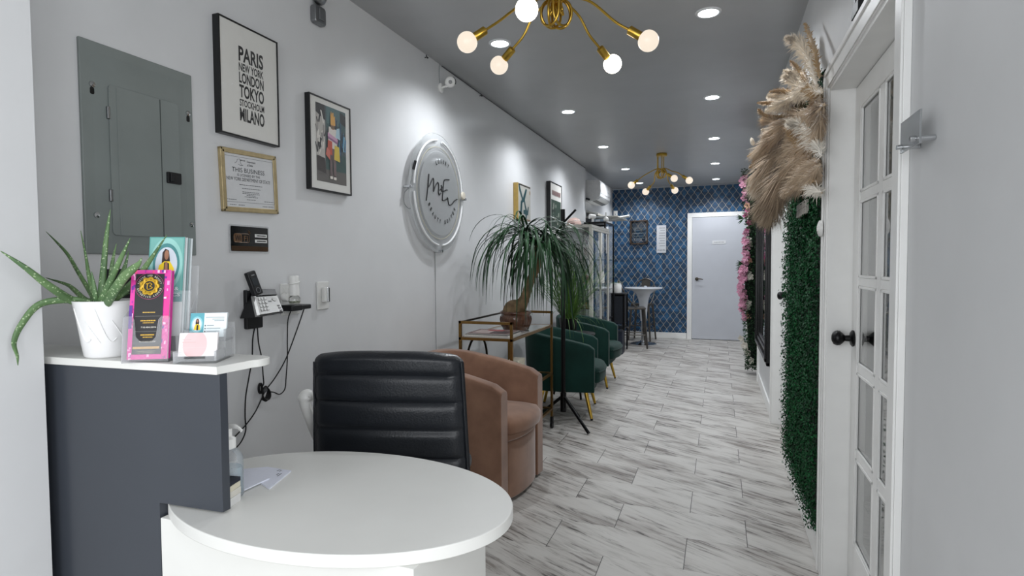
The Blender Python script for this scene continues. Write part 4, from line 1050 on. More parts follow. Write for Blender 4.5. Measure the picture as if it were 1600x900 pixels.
# ================================================================== SEATING
def tub_shell(w, d_, th, zb, zfront, zback, steps=14, lean=0.0):
    """U shaped arms-and-back shell in local space: front faces +x, open end at x = d_"""
    mb = MB(); r = w/2
    path = []                                     # outer line, from the near arm's front round the back to the far arm's front
    xs = d_-r
    for i in range(6): path.append((d_-(xs)*i/6, -r, (0, -1)))
    for i in range(steps+1):
        a = R(-90-180*i/steps); ex = 2.6
        ca, sa = math.cos(a), math.sin(a)
        rx_ = abs(ca)**(2/ex)*(1 if ca > 0 else -1); ry_ = abs(sa)**(2/ex)*(1 if sa > 0 else -1)
        path.append((r+rx_*r, ry_*r, None))
    for i in range(1, 7): path.append((r+xs*i/6, r, (0, 1)))
    n = len(path); L = [0]
    for i in range(1, n): L.append(L[-1]+math.dist(path[i][:2], path[i-1][:2]))
    rings = []
    for i, (x, y, _) in enumerate(path):
        a, b = path[max(0, i-1)], path[min(n-1, i+1)]
        tx, ty = b[0]-a[0], b[1]-a[1]; l = math.hypot(tx, ty); nx, ny = -ty/l, tx/l     # left of travel
        # travelling back along the near arm then round: inside lies to the right
        sx_, sy_ = (r-x if x < r else 0), -y
        if nx*sx_+ny*sy_ < 0: nx, ny = -nx, -ny
        s = min(1, L[i]/L[-1]); f = math.sin(PI*s)**.9
        zt = zfront+(zback-zfront)*f
        if i in (0, n-1): zt -= .018
        e = th*.5
        sec = [(0, zb), (0, zt-.030), (th*.12, zt-.008), (th*.5, zt), (th*.88, zt-.008), (th, zt-.030), (th, zb)]
        lo = lean*f
        rings.append([(x+nx*o-lo*((z-zb)/(zt-zb))*(1 if x < r else 0), y+ny*o, z) for o, z in sec])
    k = 7; vs = [p for rg in rings for p in rg]
    fs = []
    for i in range(n-1):
        for j in range(k-1): fs.append((i*k+j, (i+1)*k+j, (i+1)*k+j+1, i*k+j+1))
        fs.append((i*k+k-1, (i+1)*k+k-1, (i+1)*k, i*k))
    fs += [tuple(range(k)), tuple(reversed(range((n-1)*k, n*k)))]
    return mb.add(vs, fs)
def seat_outline(x0, x1, hw, bulge, n=10, r=.03):
    pts = [(x0, -hw), (x1-.05, -hw)]
    for i in range(n+1):
        q = -1+2*i/n; pts.append((x1-.03+bulge*(1-abs(q)**2.4), q*(hw-.004)))
    pts += [(x1-.05, hw), (x0, hw)]
    return pts
LOC = lambda a, b, h: (a, b, h)

# brown armchair (built facing +x at the origin)
t = thing('tub_armchair', 'light brown velvet tub armchair beside the desk chair', 'armchair')
tub_shell(.585, .62, .085, .015, .625, .745, lean=.02).build('arms_and_back', M_brown, t, bevel=.006, smooth=55, recalc=True)
MB().prism(seat_outline(.08, .64, .199, .035), LOC, .015, .325).build('seat_base', M_brown, t, bevel=.018, seg=3)
MB().prism(seat_outline(.08, .645, .200, .040), LOC, .325, .372).build('seat_rail', M_brown, t, bevel=.016, seg=3)
# plump cushion, domed
cu = seat_outline(.08, .665, .201, .055, 14)
mb = MB(); cxm = .36
for (h, s) in ((.372, .985), (.392, 1.0), (.418, 1.0), (.440, .95), (.455, .78), (.462, .45)):
    o_ = len(mb.v); mb.v += [(cxm+(a-cxm)*s, b*s, h) for a, b in cu]
k = len(cu)
for l in range(5):
    for i in range(k): mb.f.append((l*k+i, l*k+(i+1) % k, (l+1)*k+(i+1) % k, (l+1)*k+i)); mb.mi.append(0)
mb.f += [tuple(reversed(range(k))), tuple(range(5*k, 6*k))]; mb.mi += [0, 0]
mb.build('seat_cushion', M_brown, t, smooth=60)
MB().box(.06, .58, -.19, .19, .0, .016).build('plinth', M_black, t)
t.location = (-1.625, 2.995, 0); t.rotation_euler = (0, 0, R(-4.2))

# green armchairs
t = thing('green_armchair', 'dark green velvet tub armchair just behind the black coat stand', 'armchair')
tub_shell(.68, .58, .075, .235, .600, .720, lean=.02).build('arms_and_back', M_green, t, bevel=.006, smooth=55, recalc=True)
MB().prism(seat_outline(.07, .60, .262, .020), LOC, .235, .300).build('seat_base', M_green, t, bevel=.018, seg=3)
cu = seat_outline(.07, .640, .262, .050, 14); mb = MB()
for (h, s) in ((.300, .975), (.315, 1.0), (.385, 1.0), (.412, .97), (.428, .82), (.434, .45)):
    mb.v += [(cxm+(a-cxm)*s, b*s, h) for a, b in cu]
k = len(cu)
for l in range(5):
    for i in range(k): mb.f.append((l*k+i, l*k+(i+1) % k, (l+1)*k+(i+1) % k, (l+1)*k+i)); mb.mi.append(0)
mb.f += [tuple(reversed(range(k))), tuple(range(5*k, 6*k))]; mb.mi += [0, 0]
cush = mb.build('seat_cushion', M_green, t, smooth=60)
MB().tube([(a*1.002, b*1.002, .385) for a, b in cu[1:-1]], .006, 6).build('piping', M_green, cush)
for sx, sy in ((1, -1), (1, 1), (-1, -1), (-1, 1)):
    x0, y0 = (.50, .22*sy) if sx > 0 else (.16, .20*sy)
    x1_, y1_ = (x0+.055*sx, y0+.05*sy)
    l = MB().cyl((x1_, y1_, .012), (x0, y0, .245), .0115, .018, 14).build('leg', M_brass, t)
    MB().cyl((x1_+.002*sx, y1_, .0), (x1_, y1_, .013), .0105, .0115, 12).build('foot_tip', M_black, l)
g2 = copy_tree(t)
t.location = (-1.545, 4.66, 0); t.rotation_euler = (0, 0, R(9))
g2['label'] = 'dark green velvet tub armchair farther back, in front of the white cabinet'
g2.location = (-1.615, 5.935, 0); g2.rotation_euler = (0, 0, R(1.5))

# ------------------------------------------------------------------ gold bar cart
t = thing('bar_cart', 'gold metal bar cart with glass shelf along the left wall', 'cart', (-1.37, 3.73, 0))
x0, x1, y0, y1 = -1.542, -1.197, 3.285, 4.175
r_ = .0085
bar = lambda a, b, rr=r_: MB().obox([(p+q)/2 for p, q in zip(a, b)], *[Vector((abs(q-p)/2+(rr if abs(q-p) < 1e-6 else rr), 0, 0)) if i == 0 else (Vector((0, abs(q-p)/2+rr, 0)) if i == 1 else Vector((0, 0, abs(q-p)/2+rr))) for i, (p, q) in enumerate(zip(a, b))])
for x in (x0, x1):
    for y in (y0, y1): bar((x, y, .09), (x, y, .888)).build('post', M_gold, t, bevel=.001)
for z, nm in ((.785, 'shelf_frame'), (.42, 'shelf_frame'), (.15, 'shelf_frame')):
    f = MB()
    for a, b in (((x0,y0,z),(x1,y0,z)), ((x0,y1,z),(x1,y1,z)), ((x0,y0,z),(x0,y1,z)), ((x1,y0,z),(x1,y1,z))):
        q = bar(a, b); f.add(q.v, q.f)
    fr = f.build(nm, M_gold, t, bevel=.001)
    MB().box(x0+.008, x1-.008, y0+.008, y1-.008, z+.002, z+.0075).build('glass_shelf', M_glass, fr, smooth=0)
for y in (y0, y1): bar((x0, y, .888), (x1, y, .888)).build('push_rail', M_gold, t, bevel=.001)
bar((x0, y0, .888), (x0, y1, .888), .006).build('wall_side_rail', mat('dark_bronze_and_shaded_gold', '#2d261c', .4, .9), t, bevel=.001)  # wall-side shadow put into this rail's colour, darker than the other rails
MB().tube([(x0-.004, 3.56+.17*math.cos(q), .60+.17*math.sin(q)) for q in [2*PI*i/48 for i in range(48)]], .008, 8, closed=True).build('hoop', mat('dark_bronze_and_shaded_gold', ''), t)
for x in (x0, x1):
    for y in (y0, y1):
        MB().lathe([(.010, -.011), (.026, -.009), (.026, .009), (.010, .011)], (x, y, .026), (1, 0, 0), 20).obox((x, y, .064), (.010,0,0), (0,.014,0), (0,0,.026)).build('caster', M_black, t)
# magazines and box on the cart
def magazine(label, xa, xb, ya, yb, z, h, rot, c, patches):
    o = thing('magazine', label, 'magazine', ((xa+xb)/2, (ya+yb)/2, z), 'magazines on the bar cart')
    cx_, cy_ = (xa+xb)/2, (ya+yb)/2; ca, sa = math.cos(rot), math.sin(rot)
    ax, ay = Vector((ca, sa, 0))*((xb-xa)/2), Vector((-sa, ca, 0))*((yb-ya)/2)
    b = MB().obox((cx_, cy_, z+h/2), ax, ay, (0,0,h/2)).build('pages', ink('#cfccc6'), o)
    cv = MB().obox((cx_, cy_, z+h+.0004), ax*1.005, ay*1.005, (0,0,.0006)).build('cover', ink(c), o)
    org = Vector((cx_, cy_, z+h+.0012))-ax-ay
    picture('cover_picture', cv, org, ax*2, ay*2, patches, .0001)
Z = .7926
magazine('white edged magazine at the bottom of the pile on the cart', -1.525, -1.225, 3.30, 3.56, Z, .008, R(1), '#d6d4d0', [('#8a8078', rect(.1,.9,.1,.8))])
magazine('dark spined magazine in the middle of the pile on the cart', -1.520, -1.228, 3.305, 3.55, Z+.0094, .007, R(-1), '#17181c', [('#3b3431', rect(.1,.9,.1,.8))])
magazine('reddish photo magazine on top of the pile on the cart', -1.515, -1.240, 3.32, 3.56, Z+.0178, .005, R(2), '#6e5a58', [('#a79793', rect(.08,.5,.15,.85)), ('#3a2b2c', rect(.5,.92,.1,.6)), ('#9a4b4b', rect(.3,.7,.6,.9))])
magazine('loose magazine beside the brown palm pot, fanned from the pile', -1.36, -1.215, 3.50, 3.68, Z, .005, R(-14), '#8f8a88', [('#46403f', rect(.2,.8,.2,.8))])
t = thing('cream_box', 'cream box on the lower shelf of the bar cart', 'box', (-1.26, 3.55, .4285))
MB().box(-1.30, -1.225, 3.47, 3.62, .4285, .605).build('box_body', mat('cream_card', '#c9c3b0', .6), t, bevel=.003)
MB().box(-1.303, -1.222, 3.467, 3.623, .605, .625).build('box_lid', mat('cream_card', ''), t, bevel=.003)

# ------------------------------------------------------------------ ponytail palm
pc = Vector((-1.345, 3.78, .7926))
t = thing('ponytail_palm', 'ponytail palm with long drooping leaves in a brown glazed pot', 'plant', pc)
M_clay = mat('brown_glazed_clay', '#43251a', .22, color2='#6d4c38', nscale=30, coat=.5)
pt = MB().lathe([(.0, 0), (.088, 0), (.092, .006), (.106, .050), (.110, .075), (.106, .098), (.102, .108), (.108, .116), (.110, .126), (.106, .132), (.098, .128), (.096, .112), (.0, .110)], pc, (0,0,1), 48, cap=False)
pot = pt.build('pot', M_clay, t, smooth=50)
rb = MB()
for i in range(36):
    a = 2*PI*i/36
    rb.tube([pc+Vector((r_*math.cos(a), r_*math.sin(a), h)) for r_, h in ((.098, .026), (.1065, .05), (.1105, .075), (.1065, .096))], .0026, 5)
rb.build('ribbing', M_clay, pot)
MB().lathe([(.0, .116), (.097, .116)], pc, (0,0,1), 32, cap=False).build('soil', mat('dark_soil', '#2b2119', .9, bump=.5), t)
M_bark = mat('palm_bark', '#64503c', .8, color2='#86704f', nscale=26, bump=.6, bscale=50)
crown = Vector((-1.19, 3.76, 1.44))
MB().tube(smoothpts([pc+Vector((-.005, 0, .105)), pc+Vector((.0, 0, .145)), pc+Vector((.045, .0, .185)), pc+Vector((.075, -.005, .24)), pc+Vector((.120, -.01, .36)), pc+Vector((.168, -.015, .46)), pc+Vector((.175, -.02, .56)), crown+Vector((.02,.0,-.06))], 5),
          [.088,.090,.090,.088,.085] + [.080,.072,.064,.056,.050] + [.046,.042,.038,.036,.034] + [.033,.032,.031,.030,.030] + [.029]*5 + [.028]*5 + [.027]*6, 14).build('trunk', M_bark, t, smooth=70)
rd = random.Random(21)
wob = random.Random(77)
def blade(mb, p0, az, el, ln, w, droop, n=13, wall=None, twist=0):
    p = Vector(p0); d = Vector((math.cos(az)*math.cos(el), math.sin(az)*math.cos(el), math.sin(el)))
    st = ln/n; pts = [p.copy()]; dirs = [d.copy()]
    for i in range(n):
        d = (d+Vector((wob.uniform(-.05,.05), wob.uniform(-.05,.05), -droop*(i+1)/n*st*9))).normalized()
        p = p+d*st
        if wall is not None and p.x < wall: p.x = wall+.002*rd.random()
        pts.append(p.copy()); dirs.append(d.copy())
    vs = []; fs = []
    side = Vector((-math.sin(az+twist), math.cos(az+twist), 0))
    for i, q in enumerate(pts):
        s = i/n; ww = w*(.55+.45*min(1, s*5))*(1-s**3)+.0006
        up = side.cross(dirs[i]); vs += [q-side*ww, q-up*ww*.35, q+side*ww]
    for i in range(n):
        a = i*3; fs += [(a, a+1, a+4, a+3), (a+1, a+2, a+5, a+4)]
    mb.add(vs, fs)
M_palm = mat('palm_leaf', '#122b1a', .45, color2='#234827', nscale=5, spec=.4, island=.35)
for hi, (hc_, nb) in enumerate(((crown+Vector((-.06,-.03,.03)), 100), (crown+Vector((.07,.05,-.03)), 85), (crown+Vector((.03,-.08,-.02)), 55))):
    fo = MB()
    for i in range(nb):
        az = rd.uniform(0, 2*PI); el = R(rd.choice([rd.uniform(-30, 25), rd.uniform(0, 52)]))
        blade(fo, hc_+Vector((rd.uniform(-.02,.02), rd.uniform(-.02,.02), rd.uniform(-.04,.02))), az, el, rd.uniform(.36,.76), rd.uniform(.0046,.0078), rd.uniform(1.1,2.1), wall=LX+.03, twist=rd.uniform(-.5,.5))
    fo.build('leaf_crown', M_palm, t, smooth=80)

# coat stand
t = thing('coat_stand', 'slim black metal coat stand in the walkway', 'coat stand', (-1.125, 4.245, 0))
bx_, by_ = -1.125, 4.245
MB().cyl((bx_, by_, .12), (bx_, by_, 1.668), .0165, n=18).build('pole', M_blackm, t, bevel=.002)
MB().cyl((bx_, by_, .115), (bx_, by_, .262), .024, n=18).build('hub', M_blackm, t, bevel=.002)
for fx, fy in ((-.892, 4.085), (-1.39, 4.275), (-1.06, 4.50)):
    d_ = Vector((fx-bx_, fy-by_, 0)); e = d_.normalized()
    MB().cyl(Vector((bx_, by_, .225))+e*.018, Vector((fx, fy, .013)), .0125, n=12).build('leg', M_blackm, t)
MB().cyl((bx_+.010, by_, 1.572), (-1.022, 4.235, 1.660), .0085, n=12).build('branch', M_blackm, t)
MB().cyl((bx_-.010, by_, 1.45), (-1.21, 4.29, 1.535), .0085, n=12).build('branch', M_blackm, t)

# side table with the grassy plant
t = thing('side_table', 'small round black side table between the two green armchairs', 'side table', (-1.30, 5.28, 0))
MB().lathe([(.0, .588), (.205, .588), (.207, .594), (.205, .600), (.0, .600)], (-1.30, 5.28, 0), (0,0,1), 48, cap=False).build('tabletop', M_blackm, t, smooth=30)
for k in range(3):
    a = R(-55+120*k); MB().cyl((-1.30+.05*math.cos(a), 5.28+.05*math.sin(a), .588), (-1.30+.19*math.cos(a), 5.28+.19*math.sin(a), .004), .012, .010, 12).build('leg', M_blackm, t)
pc = Vector((-1.345, 5.27, .600))
t = thing('grassy_plant', 'upright grassy green plant in a black pot on the side table', 'plant', pc)
MB().lathe([(.0, 0), (.066, 0), (.072, .01), (.088, .13), (.092, .14), (.086, .14), (.082, .12), (.0, .12)], pc, (0,0,1), 32, cap=False).build('pot', mat('black_pot', '#0c0d0f', .45), t, smooth=50)
M_grass = mat('grass_blade', '#2f561f', .5, color2='#5f8238', nscale=6, island=.35)
fo = MB()
for i in range(230):
    az = rd.uniform(0, 2*PI); el = R(rd.uniform(48, 88))
    blade(fo, pc+Vector((rd.uniform(-.05,.05), rd.uniform(-.05,.05), .12)), az, el, rd.uniform(.40,.78), rd.uniform(.0026,.0046), rd.uniform(.03,.26), n=8, wall=LX+.03)
for i in range(26):
    az = rd.uniform(-1.6, 1.6); blade(fo, pc+Vector((rd.uniform(-.05,.05), rd.uniform(-.05,.05), .12)), az, R(rd.uniform(20,60)), rd.uniform(.30,.48), .0028, rd.uniform(.7,1.3), n=9, wall=LX+.03)
fo.build('foliage', M_grass, t, smooth=80)
# ================================================================== BACK OF THE ROOM
# white glazed cabinet
x0, x1, y0, y1, zt = -1.690, -1.343, 6.325, 7.385, 1.695
M_cab = mat('white_cabinet_metal', '#b9b7b0', .4, var=.02)
t = thing('display_cabinet', 'tall white framed glass display cabinet by the left wall', 'cabinet', (-1.515, 6.85, 0))
f = MB(); b = .034
for x in (x0, x1-b):
    for y in (y0, y1-b): f.box(x, x+b, y, y+b, 0, zt)
for z in (.06, zt-b):
    f.box(x0+b, x1-b, y0, y0+b, z, z+b).box(x0+b, x1-b, y1-b, y1, z, z+b).box(x0, x0+b, y0+b, y1-b, z, z+b).box(x1-b, x1, y0+b, y1-b, z, z+b)
f.box(x0, x1, y0, y1, zt-.006, zt).box(x0, x1, y0, y1, .06, .075)
f.build('frame', M_cab, t, bevel=.002)
for ya in (y0+.014, y1-.018): MB().box(x0+b, x1-b, ya, ya+.004, .09, zt-b).build('side_glass', M_glass, t, smooth=0)
ym = (y0+y1)/2
for ya, yb in ((y0+b, ym-.002), (ym+.002, y1-b)):
    dm = MB(); bw = .026
    dm.box(x1-.020, x1+.002, ya, ya+bw, .10, zt-b-.004).box(x1-.020, x1+.002, yb-bw, yb, .10, zt-b-.004).box(x1-.020, x1+.002, ya+bw, yb-bw, .10, .10+bw).box(x1-.020, x1+.002, ya+bw, yb-bw, zt-b-.004-bw, zt-b-.004)
    dd = dm.build('door', M_cab, t, bevel=.0015)
    MB().box(x1-.011, x1-.007, ya+bw, yb-bw, .10+bw, zt-b-.004-bw).build('glass', M_glass, dd, smooth=0)
MB().box(x1+.002, x1+.016, ym-.014, ym-.004, 1.38, 1.62).build('door_handle', mat('pale_handle', '#dad9d4', .4), t, bevel=.002)
MB().box(x1+.004, x1+.030, ym-.03, ym+.06, 1.02, 1.12).box(x1+.004, x1+.026, ym-.02, ym+.04, 1.12, 1.16).build('child_lock', mat('pale_handle', ''), t, bevel=.004)
for z in (.42, .74, 1.02, 1.30): MB().box(x0+.006, x1-.022, y0+.020, y1-.020, z, z+.006).build('glass_shelf', M_glass, t, smooth=0)
# goods in the cabinet
def carton(label, x, y, z, w, d_, h, c, band=None):
    o = thing('carton', label, 'carton', (x, y, z), 'cartons in the display cabinet')
    bd = MB().box(x-w/2, x+w/2, y-d_/2, y+d_/2, z, z+h).build('carton_body', ink(c), o, bevel=.001)
    if band: MB().box(x-w*.35, x+w*.35, y-d_/2-.0012, y-d_/2-.0002, z+h*.25, z+h*.8).build('printed_panel', ink(band), bd, smooth=0)
carton('white carton on the upper cabinet shelf, nearest the corner post', -1.430, 6.410, 1.3062, .060, .05, .165, '#c9c8c6', '#a79a9a')
carton('pale carton on the upper cabinet shelf, middle of three', -1.505, 6.410, 1.3062, .056, .05, .155, '#b5b3b2', '#8f8787')
carton('grey carton on the upper cabinet shelf, farthest from the corner post', -1.578, 6.420, 1.3062, .054, .05, .150, '#a9a8a8', '#7f7a78')
def bottle(label, x, y, z, r_, h, c, group, capc='#1a1a1c'):
    o = thing('bottle', label, 'bottle', (x, y, z), group)
    MB().lathe([(.0, 0), (r_, 0), (r_, h*.62), (r_*.45, h*.74), (r_*.40, h*.80), (.0, h*.80)], (x, y, z), (0,0,1), 18, cap=False).build('bottle_body', ink(c, .3), o, smooth=50)
    MB().lathe([(.0, h*.80), (r_*.5, h*.80), (r_*.5, h), (.0, h)], (x, y, z), (0,0,1), 16, cap=False).build('cap', ink(capc), o)
carton('slim red printed carton beside the white one on the upper cabinet shelf', -1.388, 6.460, 1.3062, .018, .06, .11, '#7d3b3b')
for x, w_ in ((-1.498, 'tall dark bottle behind the cartons on the upper cabinet shelf'), (-1.458, 'pale blue bottle behind the cartons on the upper cabinet shelf')):
    bottle(w_, x, 6.590, 1.3062, .018, .30 if x < -1.478 else .22, '#14161a' if x < -1.478 else '#7f97a8', 'bottles in the display cabinet')
o = thing('round_tin', 'round pinkish tin on the middle cabinet shelf', 'tin', (-1.438, 6.430, 1.0262))
MB().lathe([(.0, -.012), (.050, -.012), (.052, 0), (.050, .012), (.0, .012)], (-1.438, 6.430, 1.079), (.3, -1, .1), 28, cap=False).build('tin_body', ink('#a98380', .4), o)
MB().lathe([(.030, .0125), (.030, .015), (.0, .015)], (-1.438, 6.430, 1.079), (.3, -1, .1), 24, cap=False).build('label', ink('#5d4140'), o)
for x, c, w_ in ((-1.560, '#7a4c40', 'rust coloured jar on the cabinet shelf under the pink tin'), (-1.484, '#5f3f2a', 'brown jar on the cabinet shelf under the pink tin'), (-1.408, '#8a6a3a', 'amber jar on the cabinet shelf near the corner post')):
    o = thing('jar', w_, 'jar', (x, 6.420, .7462), 'jars in the display cabinet')
    MB().lathe([(.0, 0), (.030, 0), (.033, .01), (.033, .06), (.026, .072), (.0, .072)], (x, 6.420, .7462), (0,0,1), 20, cap=False).build('jar_body', ink(c, .25), o, smooth=50)
    MB().lathe([(.0, .072), (.028, .072), (.028, .092), (.0, .092)], (x, 6.420, .7462), (0,0,1), 20, cap=False).build('lid', ink('#2a211b'), o)
o = thing('chrome_warmer', 'small chrome appliance with round dial on a low cabinet shelf', 'appliance', (-1.443, 6.420, .4262))
MB().box(-1.508, -1.383, 6.370, 6.490, .4262, .525).build('housing', M_chrome, o, bevel=.008)
MB().lathe([(.022, 0), (.022, .014), (.0, .015)], (-1.433, 6.370, .475), (0,-1,0), 20, cap=False).build('dial', M_black, o)
for x, w_ in ((-1.478, 'black bottle standing on the chrome appliance, left one'), (-1.410, 'black bottle standing on the chrome appliance, right one')):
    bottle(w_, x, 6.430, .5252, .020, .085, '#0e0f11', 'bottles on the chrome appliance')
o = thing('bowl', 'upturned pale pink bowl on top of the white cabinet', 'bowl', (-1.588, 6.490, 1.69))
MB().lathe([(.085, .0), (.088, .006), (.080, .045), (.058, .075), (.028, .088), (.0, .091)], (-1.588, 6.490, 1.6955), (0,0,1), 36, cap=False).build('bowl_body', ink('#b79c94', .4), o, smooth=60)
MB().box(-1.606, -1.558, 6.398, 6.402, 1.711, 1.721).build('painted_mark', ink('#6e524c'), o)

# black framed rack with glass beyond the cabinet
x0, x1, y0, y1, zt = -1.690, -1.400, 7.45, 8.08, 1.800
t = thing('black_rack', 'tall black framed glass rack beyond the white cabinet', 'rack', (-1.55, 7.85, 0))
f = MB(); b = .022
for x in (x0, x1-b):
    for y in (y0, y1-b): f.box(x, x+b, y, y+b, 0, zt)
for z in (.10, zt-b):
    f.box(x0+b, x1-b, y0, y0+b, z, z+b).box(x0+b, x1-b, y1-b, y1, z, z+b).box(x0, x0+b, y0+b, y1-b, z, z+b).box(x1-b, x1, y0+b, y1-b, z, z+b)
f.build('frame', M_blackm, t, bevel=.002)
MB().box(x0+.002, x1-.002, y0+.002, y1-.002, zt-.004, zt+.004).build('top_board', M_black, t)
for z in (.5, .9, 1.3): MB().box(x0+.01, x1-.012, y0+.01, y1-.01, z, z+.008).build('shelf', M_black, t)
MB().box(x1-.012, x1-.008, y0+b, y1-b, .13, zt-b).build('glass', M_glass, t, smooth=0)
TZ = zt+.0042
o = thing('white_spotlight', 'small white spotlight head on top of the black rack, nearer one', 'spotlight', (-1.580, 7.500, TZ), 'white clutter on the rack')
MB().cyl((-1.580, 7.500, TZ), (-1.580, 7.500, TZ+.05), .016, n=14).build('stem', M_white, o); MB().cyl((-1.620, 7.470, TZ+.075), (-1.550, 7.520, TZ+.070), .034, .028, 20).build('lamp_head', M_white, o, bevel=.004)
o = thing('white_spotlight', 'small white spotlight head on top of the black rack, farther one', 'spotlight', (-1.430, 7.600, TZ), 'white clutter on the rack')
MB().sphere((-1.425, 7.600, TZ+.036), .036).build('lamp_head', M_white, o, smooth=60); MB().cyl((-1.425, 7.600, TZ+.06), (-1.425, 7.600, TZ+.13), .010, n=12).build('stem', M_white, o)
o = thing('blue_box', 'pale blue and white box lying on top of the black rack', 'box', (-1.560, 7.800, TZ))
MB().box(-1.640, -1.460, 7.680, 7.900, TZ, TZ+.05).build('box_body', ink('#7f93a5'), o, bevel=.003); MB().box(-1.580, -1.520, 7.678, 7.680, TZ+.01, TZ+.04).build('label', ink('#c8ced4'), o)
t = thing('wall_shelf', 'white shelf bar jutting out above the black rack', 'shelf', (-1.5, 7.9, 1.85))
MB().box(-1.744, -1.30, 7.80, 8.60, 1.885, 1.905).build('board', M_cab, t, bevel=.003)
MB().cyl((-1.42, 8.0, 1.875), (-1.17, 7.95, 1.905), .018, n=14).build('bar', M_white, t)
MB().obox((-1.655, 8.2, 1.955), (.085,0,-.02), (0,.42,0), (.003,0,.012)).build('sloping_board', M_cab, t, bevel=.003)
t = thing('dark_screen', 'dark flat panel on the wall below the air conditioner', 'panel', (-1.74, 7.9, 1.75))
MB().box(-1.742, -1.70, 7.64, 8.5, 1.60, 1.875).build('panel_body', M_black, t, bevel=.004); MB().box(-1.700, -1.698, 7.68, 8.46, 1.63, 1.85).build('panel_face', ink('#0c1118', .2), t)
t = thing('pipe_cover', 'narrow white pipe cover running down beside the air conditioner', 'pipe cover', (-1.70, 7.62, 1.6))
MB().box(-1.744, -1.708, 7.605, 7.635, 1.50, 2.095).build('duct', M_white, t, bevel=.003); MB().tube(smoothpts([(-1.726, 7.62, 2.09), (-1.72, 7.60, 2.12), (-1.69, 7.63, 2.13), (-1.66, 7.66, 2.12)]), .014, 8).build('black_hose', M_black, t)
t = thing('corner_sensor', 'little white box on the blue wall near the corner', 'sensor', (-1.68, BY, 2.08))
MB().box(-1.722, -1.655, BY-.03, BY-.001, 2.06, 2.16).build('housing', M_white, t, bevel=.006); MB().box(-1.70, -1.68, BY-.032, BY-.030, 2.09, 2.11).build('sensor_window', ink('#9a9da0'), t)

# air conditioner
t = thing('air_conditioner', 'white split air conditioner high on the rear left wall', 'air conditioner', (-1.745, 8.03, 2.10))
prof = [(-.0, 2.112), (.105, 2.100), (.175, 2.118), (.225, 2.165), (.238, 2.230), (.232, 2.345), (.215, 2.378), (.0, 2.385)]
MB().prism([(a, b) for a, b in prof], lambda a, b, h: (-1.744+a, h, b), 8.42, 7.66).build('housing', mat('air_con_white', '#c4c5c6', .4), t, bevel=.006, recalc=True)
MB().add([(-1.744+.115, 7.70, 2.0985), (-1.744+.172, 7.70, 2.1125), (-1.744+.172, 8.38, 2.1125), (-1.744+.115, 8.38, 2.0985)], [(0,1,2,3)]).build('air_outlet', M_black, t)
MB().obox((-1.744+.203, 8.04, 2.136), (.017,0,.016), (0,.34,0), (-.002,0,.002)).build('louver', mat('air_con_white', ''), t)
MB().box(-1.744+.2375, -1.744+.2395, 8.16, 8.24, 2.25, 2.27).build('display', ink('#a9adb0'), t)
MB().box(-1.744+.2365, -1.744+.2380, 7.68, 8.40, 2.205, 2.208).build('seam', ink('#8d9092'), t)

# signs on the blue wall
t = thing('chalk_sign', 'brown framed clear glass sign with faint writing on blue wall', 'sign', (-1.29, BY, 1.58))
xa, xb, za, zb = -1.437, -1.146, 1.578, 1.984; fw = .020
M_rust = mat('rustic_brown_wood', '#4a3829', .7, color2='#2d2119', nscale=30)
f = MB()
for q in ((xa, xa+fw, za, zb), (xb-fw, xb, za, zb), (xa, xb, za, za+fw), (xa, xb, zb-fw, zb)): f.box(q[0], q[1], BY-.045, BY-.001, q[2], q[3])
f.build('frame', M_rust, t, bevel=.002)
MB().box(xa+fw, xb-fw, BY-.016, BY-.012, za+fw, zb-fw).build('glass', M_glass, t, smooth=0)
for sx, sz in ((0,0), (1,0), (0,1), (1,1)):
    px_, pz_ = (xb-fw if sx else xa+fw), (zb-fw if sz else za+fw); dx, dz = (-1 if sx else 1)*.045, (-1 if sz else 1)*.045
    pts = [(px_, BY-.018, pz_), (px_+dx, BY-.018, pz_), (px_, BY-.018, pz_+dz)]
    if (sx+sz) % 2: pts.reverse()
    MB().poly(pts).build('dark_corner', ink('#0d0d0e'), t, smooth=0)

wr_ = MB(); rd = random.Random(5)
for z in (1.85, 1.81, 1.76, 1.71, 1.675):
    a = xa+.06
    while a < xb-.07:
        w_ = rd.uniform(.012, .03); wr_.box(a, a+w_, BY-.0175, BY-.0165, z, z+.012); a += w_+.006
wr_.build('lettering', ink('#56636c'), t, smooth=0)
t = thing('white_wall_sign', 'narrow white sign with stacked lines of writing on blue wall', 'sign', (-.92, BY, 1.43))
pl = MB().box(-1.0, -.846, BY-.022, BY-.001, 1.432, 1.890).build('board', ink('#c4c6ca'), t, bevel=.002)
z = 1.845
for k in range(8):
    wr_ = MB(); a = -.985+rd.uniform(.02,.05); e_ = -.865
    while a < e_:
        w_ = rd.uniform(.006, .016); wr_.box(a, min(e_, a+w_), BY-.0228, BY-.022, z-.005, z+.007); a += w_+.003
    wr_.build('lettering', ink('#82868c'), pl, smooth=0); z -= .0425
text_mb('you got this', WX, UPZ, (-.985, BY-.022, 1.462), .122, .030, .0008, .01).build('lettering', ink('#4e5258'), pl, smooth=0)
t = thing('door_plate', 'small white nameplate on the pale back door', 'sign', (-.015, BY-.03, 1.56))
pl = MB().box(-.118, .088, BY-.034, BY-.030, 1.564, 1.617).build('plate', ink('#dfe0e2'), t, bevel=.0008)
wr_ = MB(); a = -.092
while a < .062:
    w_ = rd.uniform(.005, .012); wr_.box(a, a+w_, BY-.0346, BY-.034, 1.585, 1.597); a += w_+.003
wr_.build('lettering', ink('#8d9095'), pl, smooth=0)

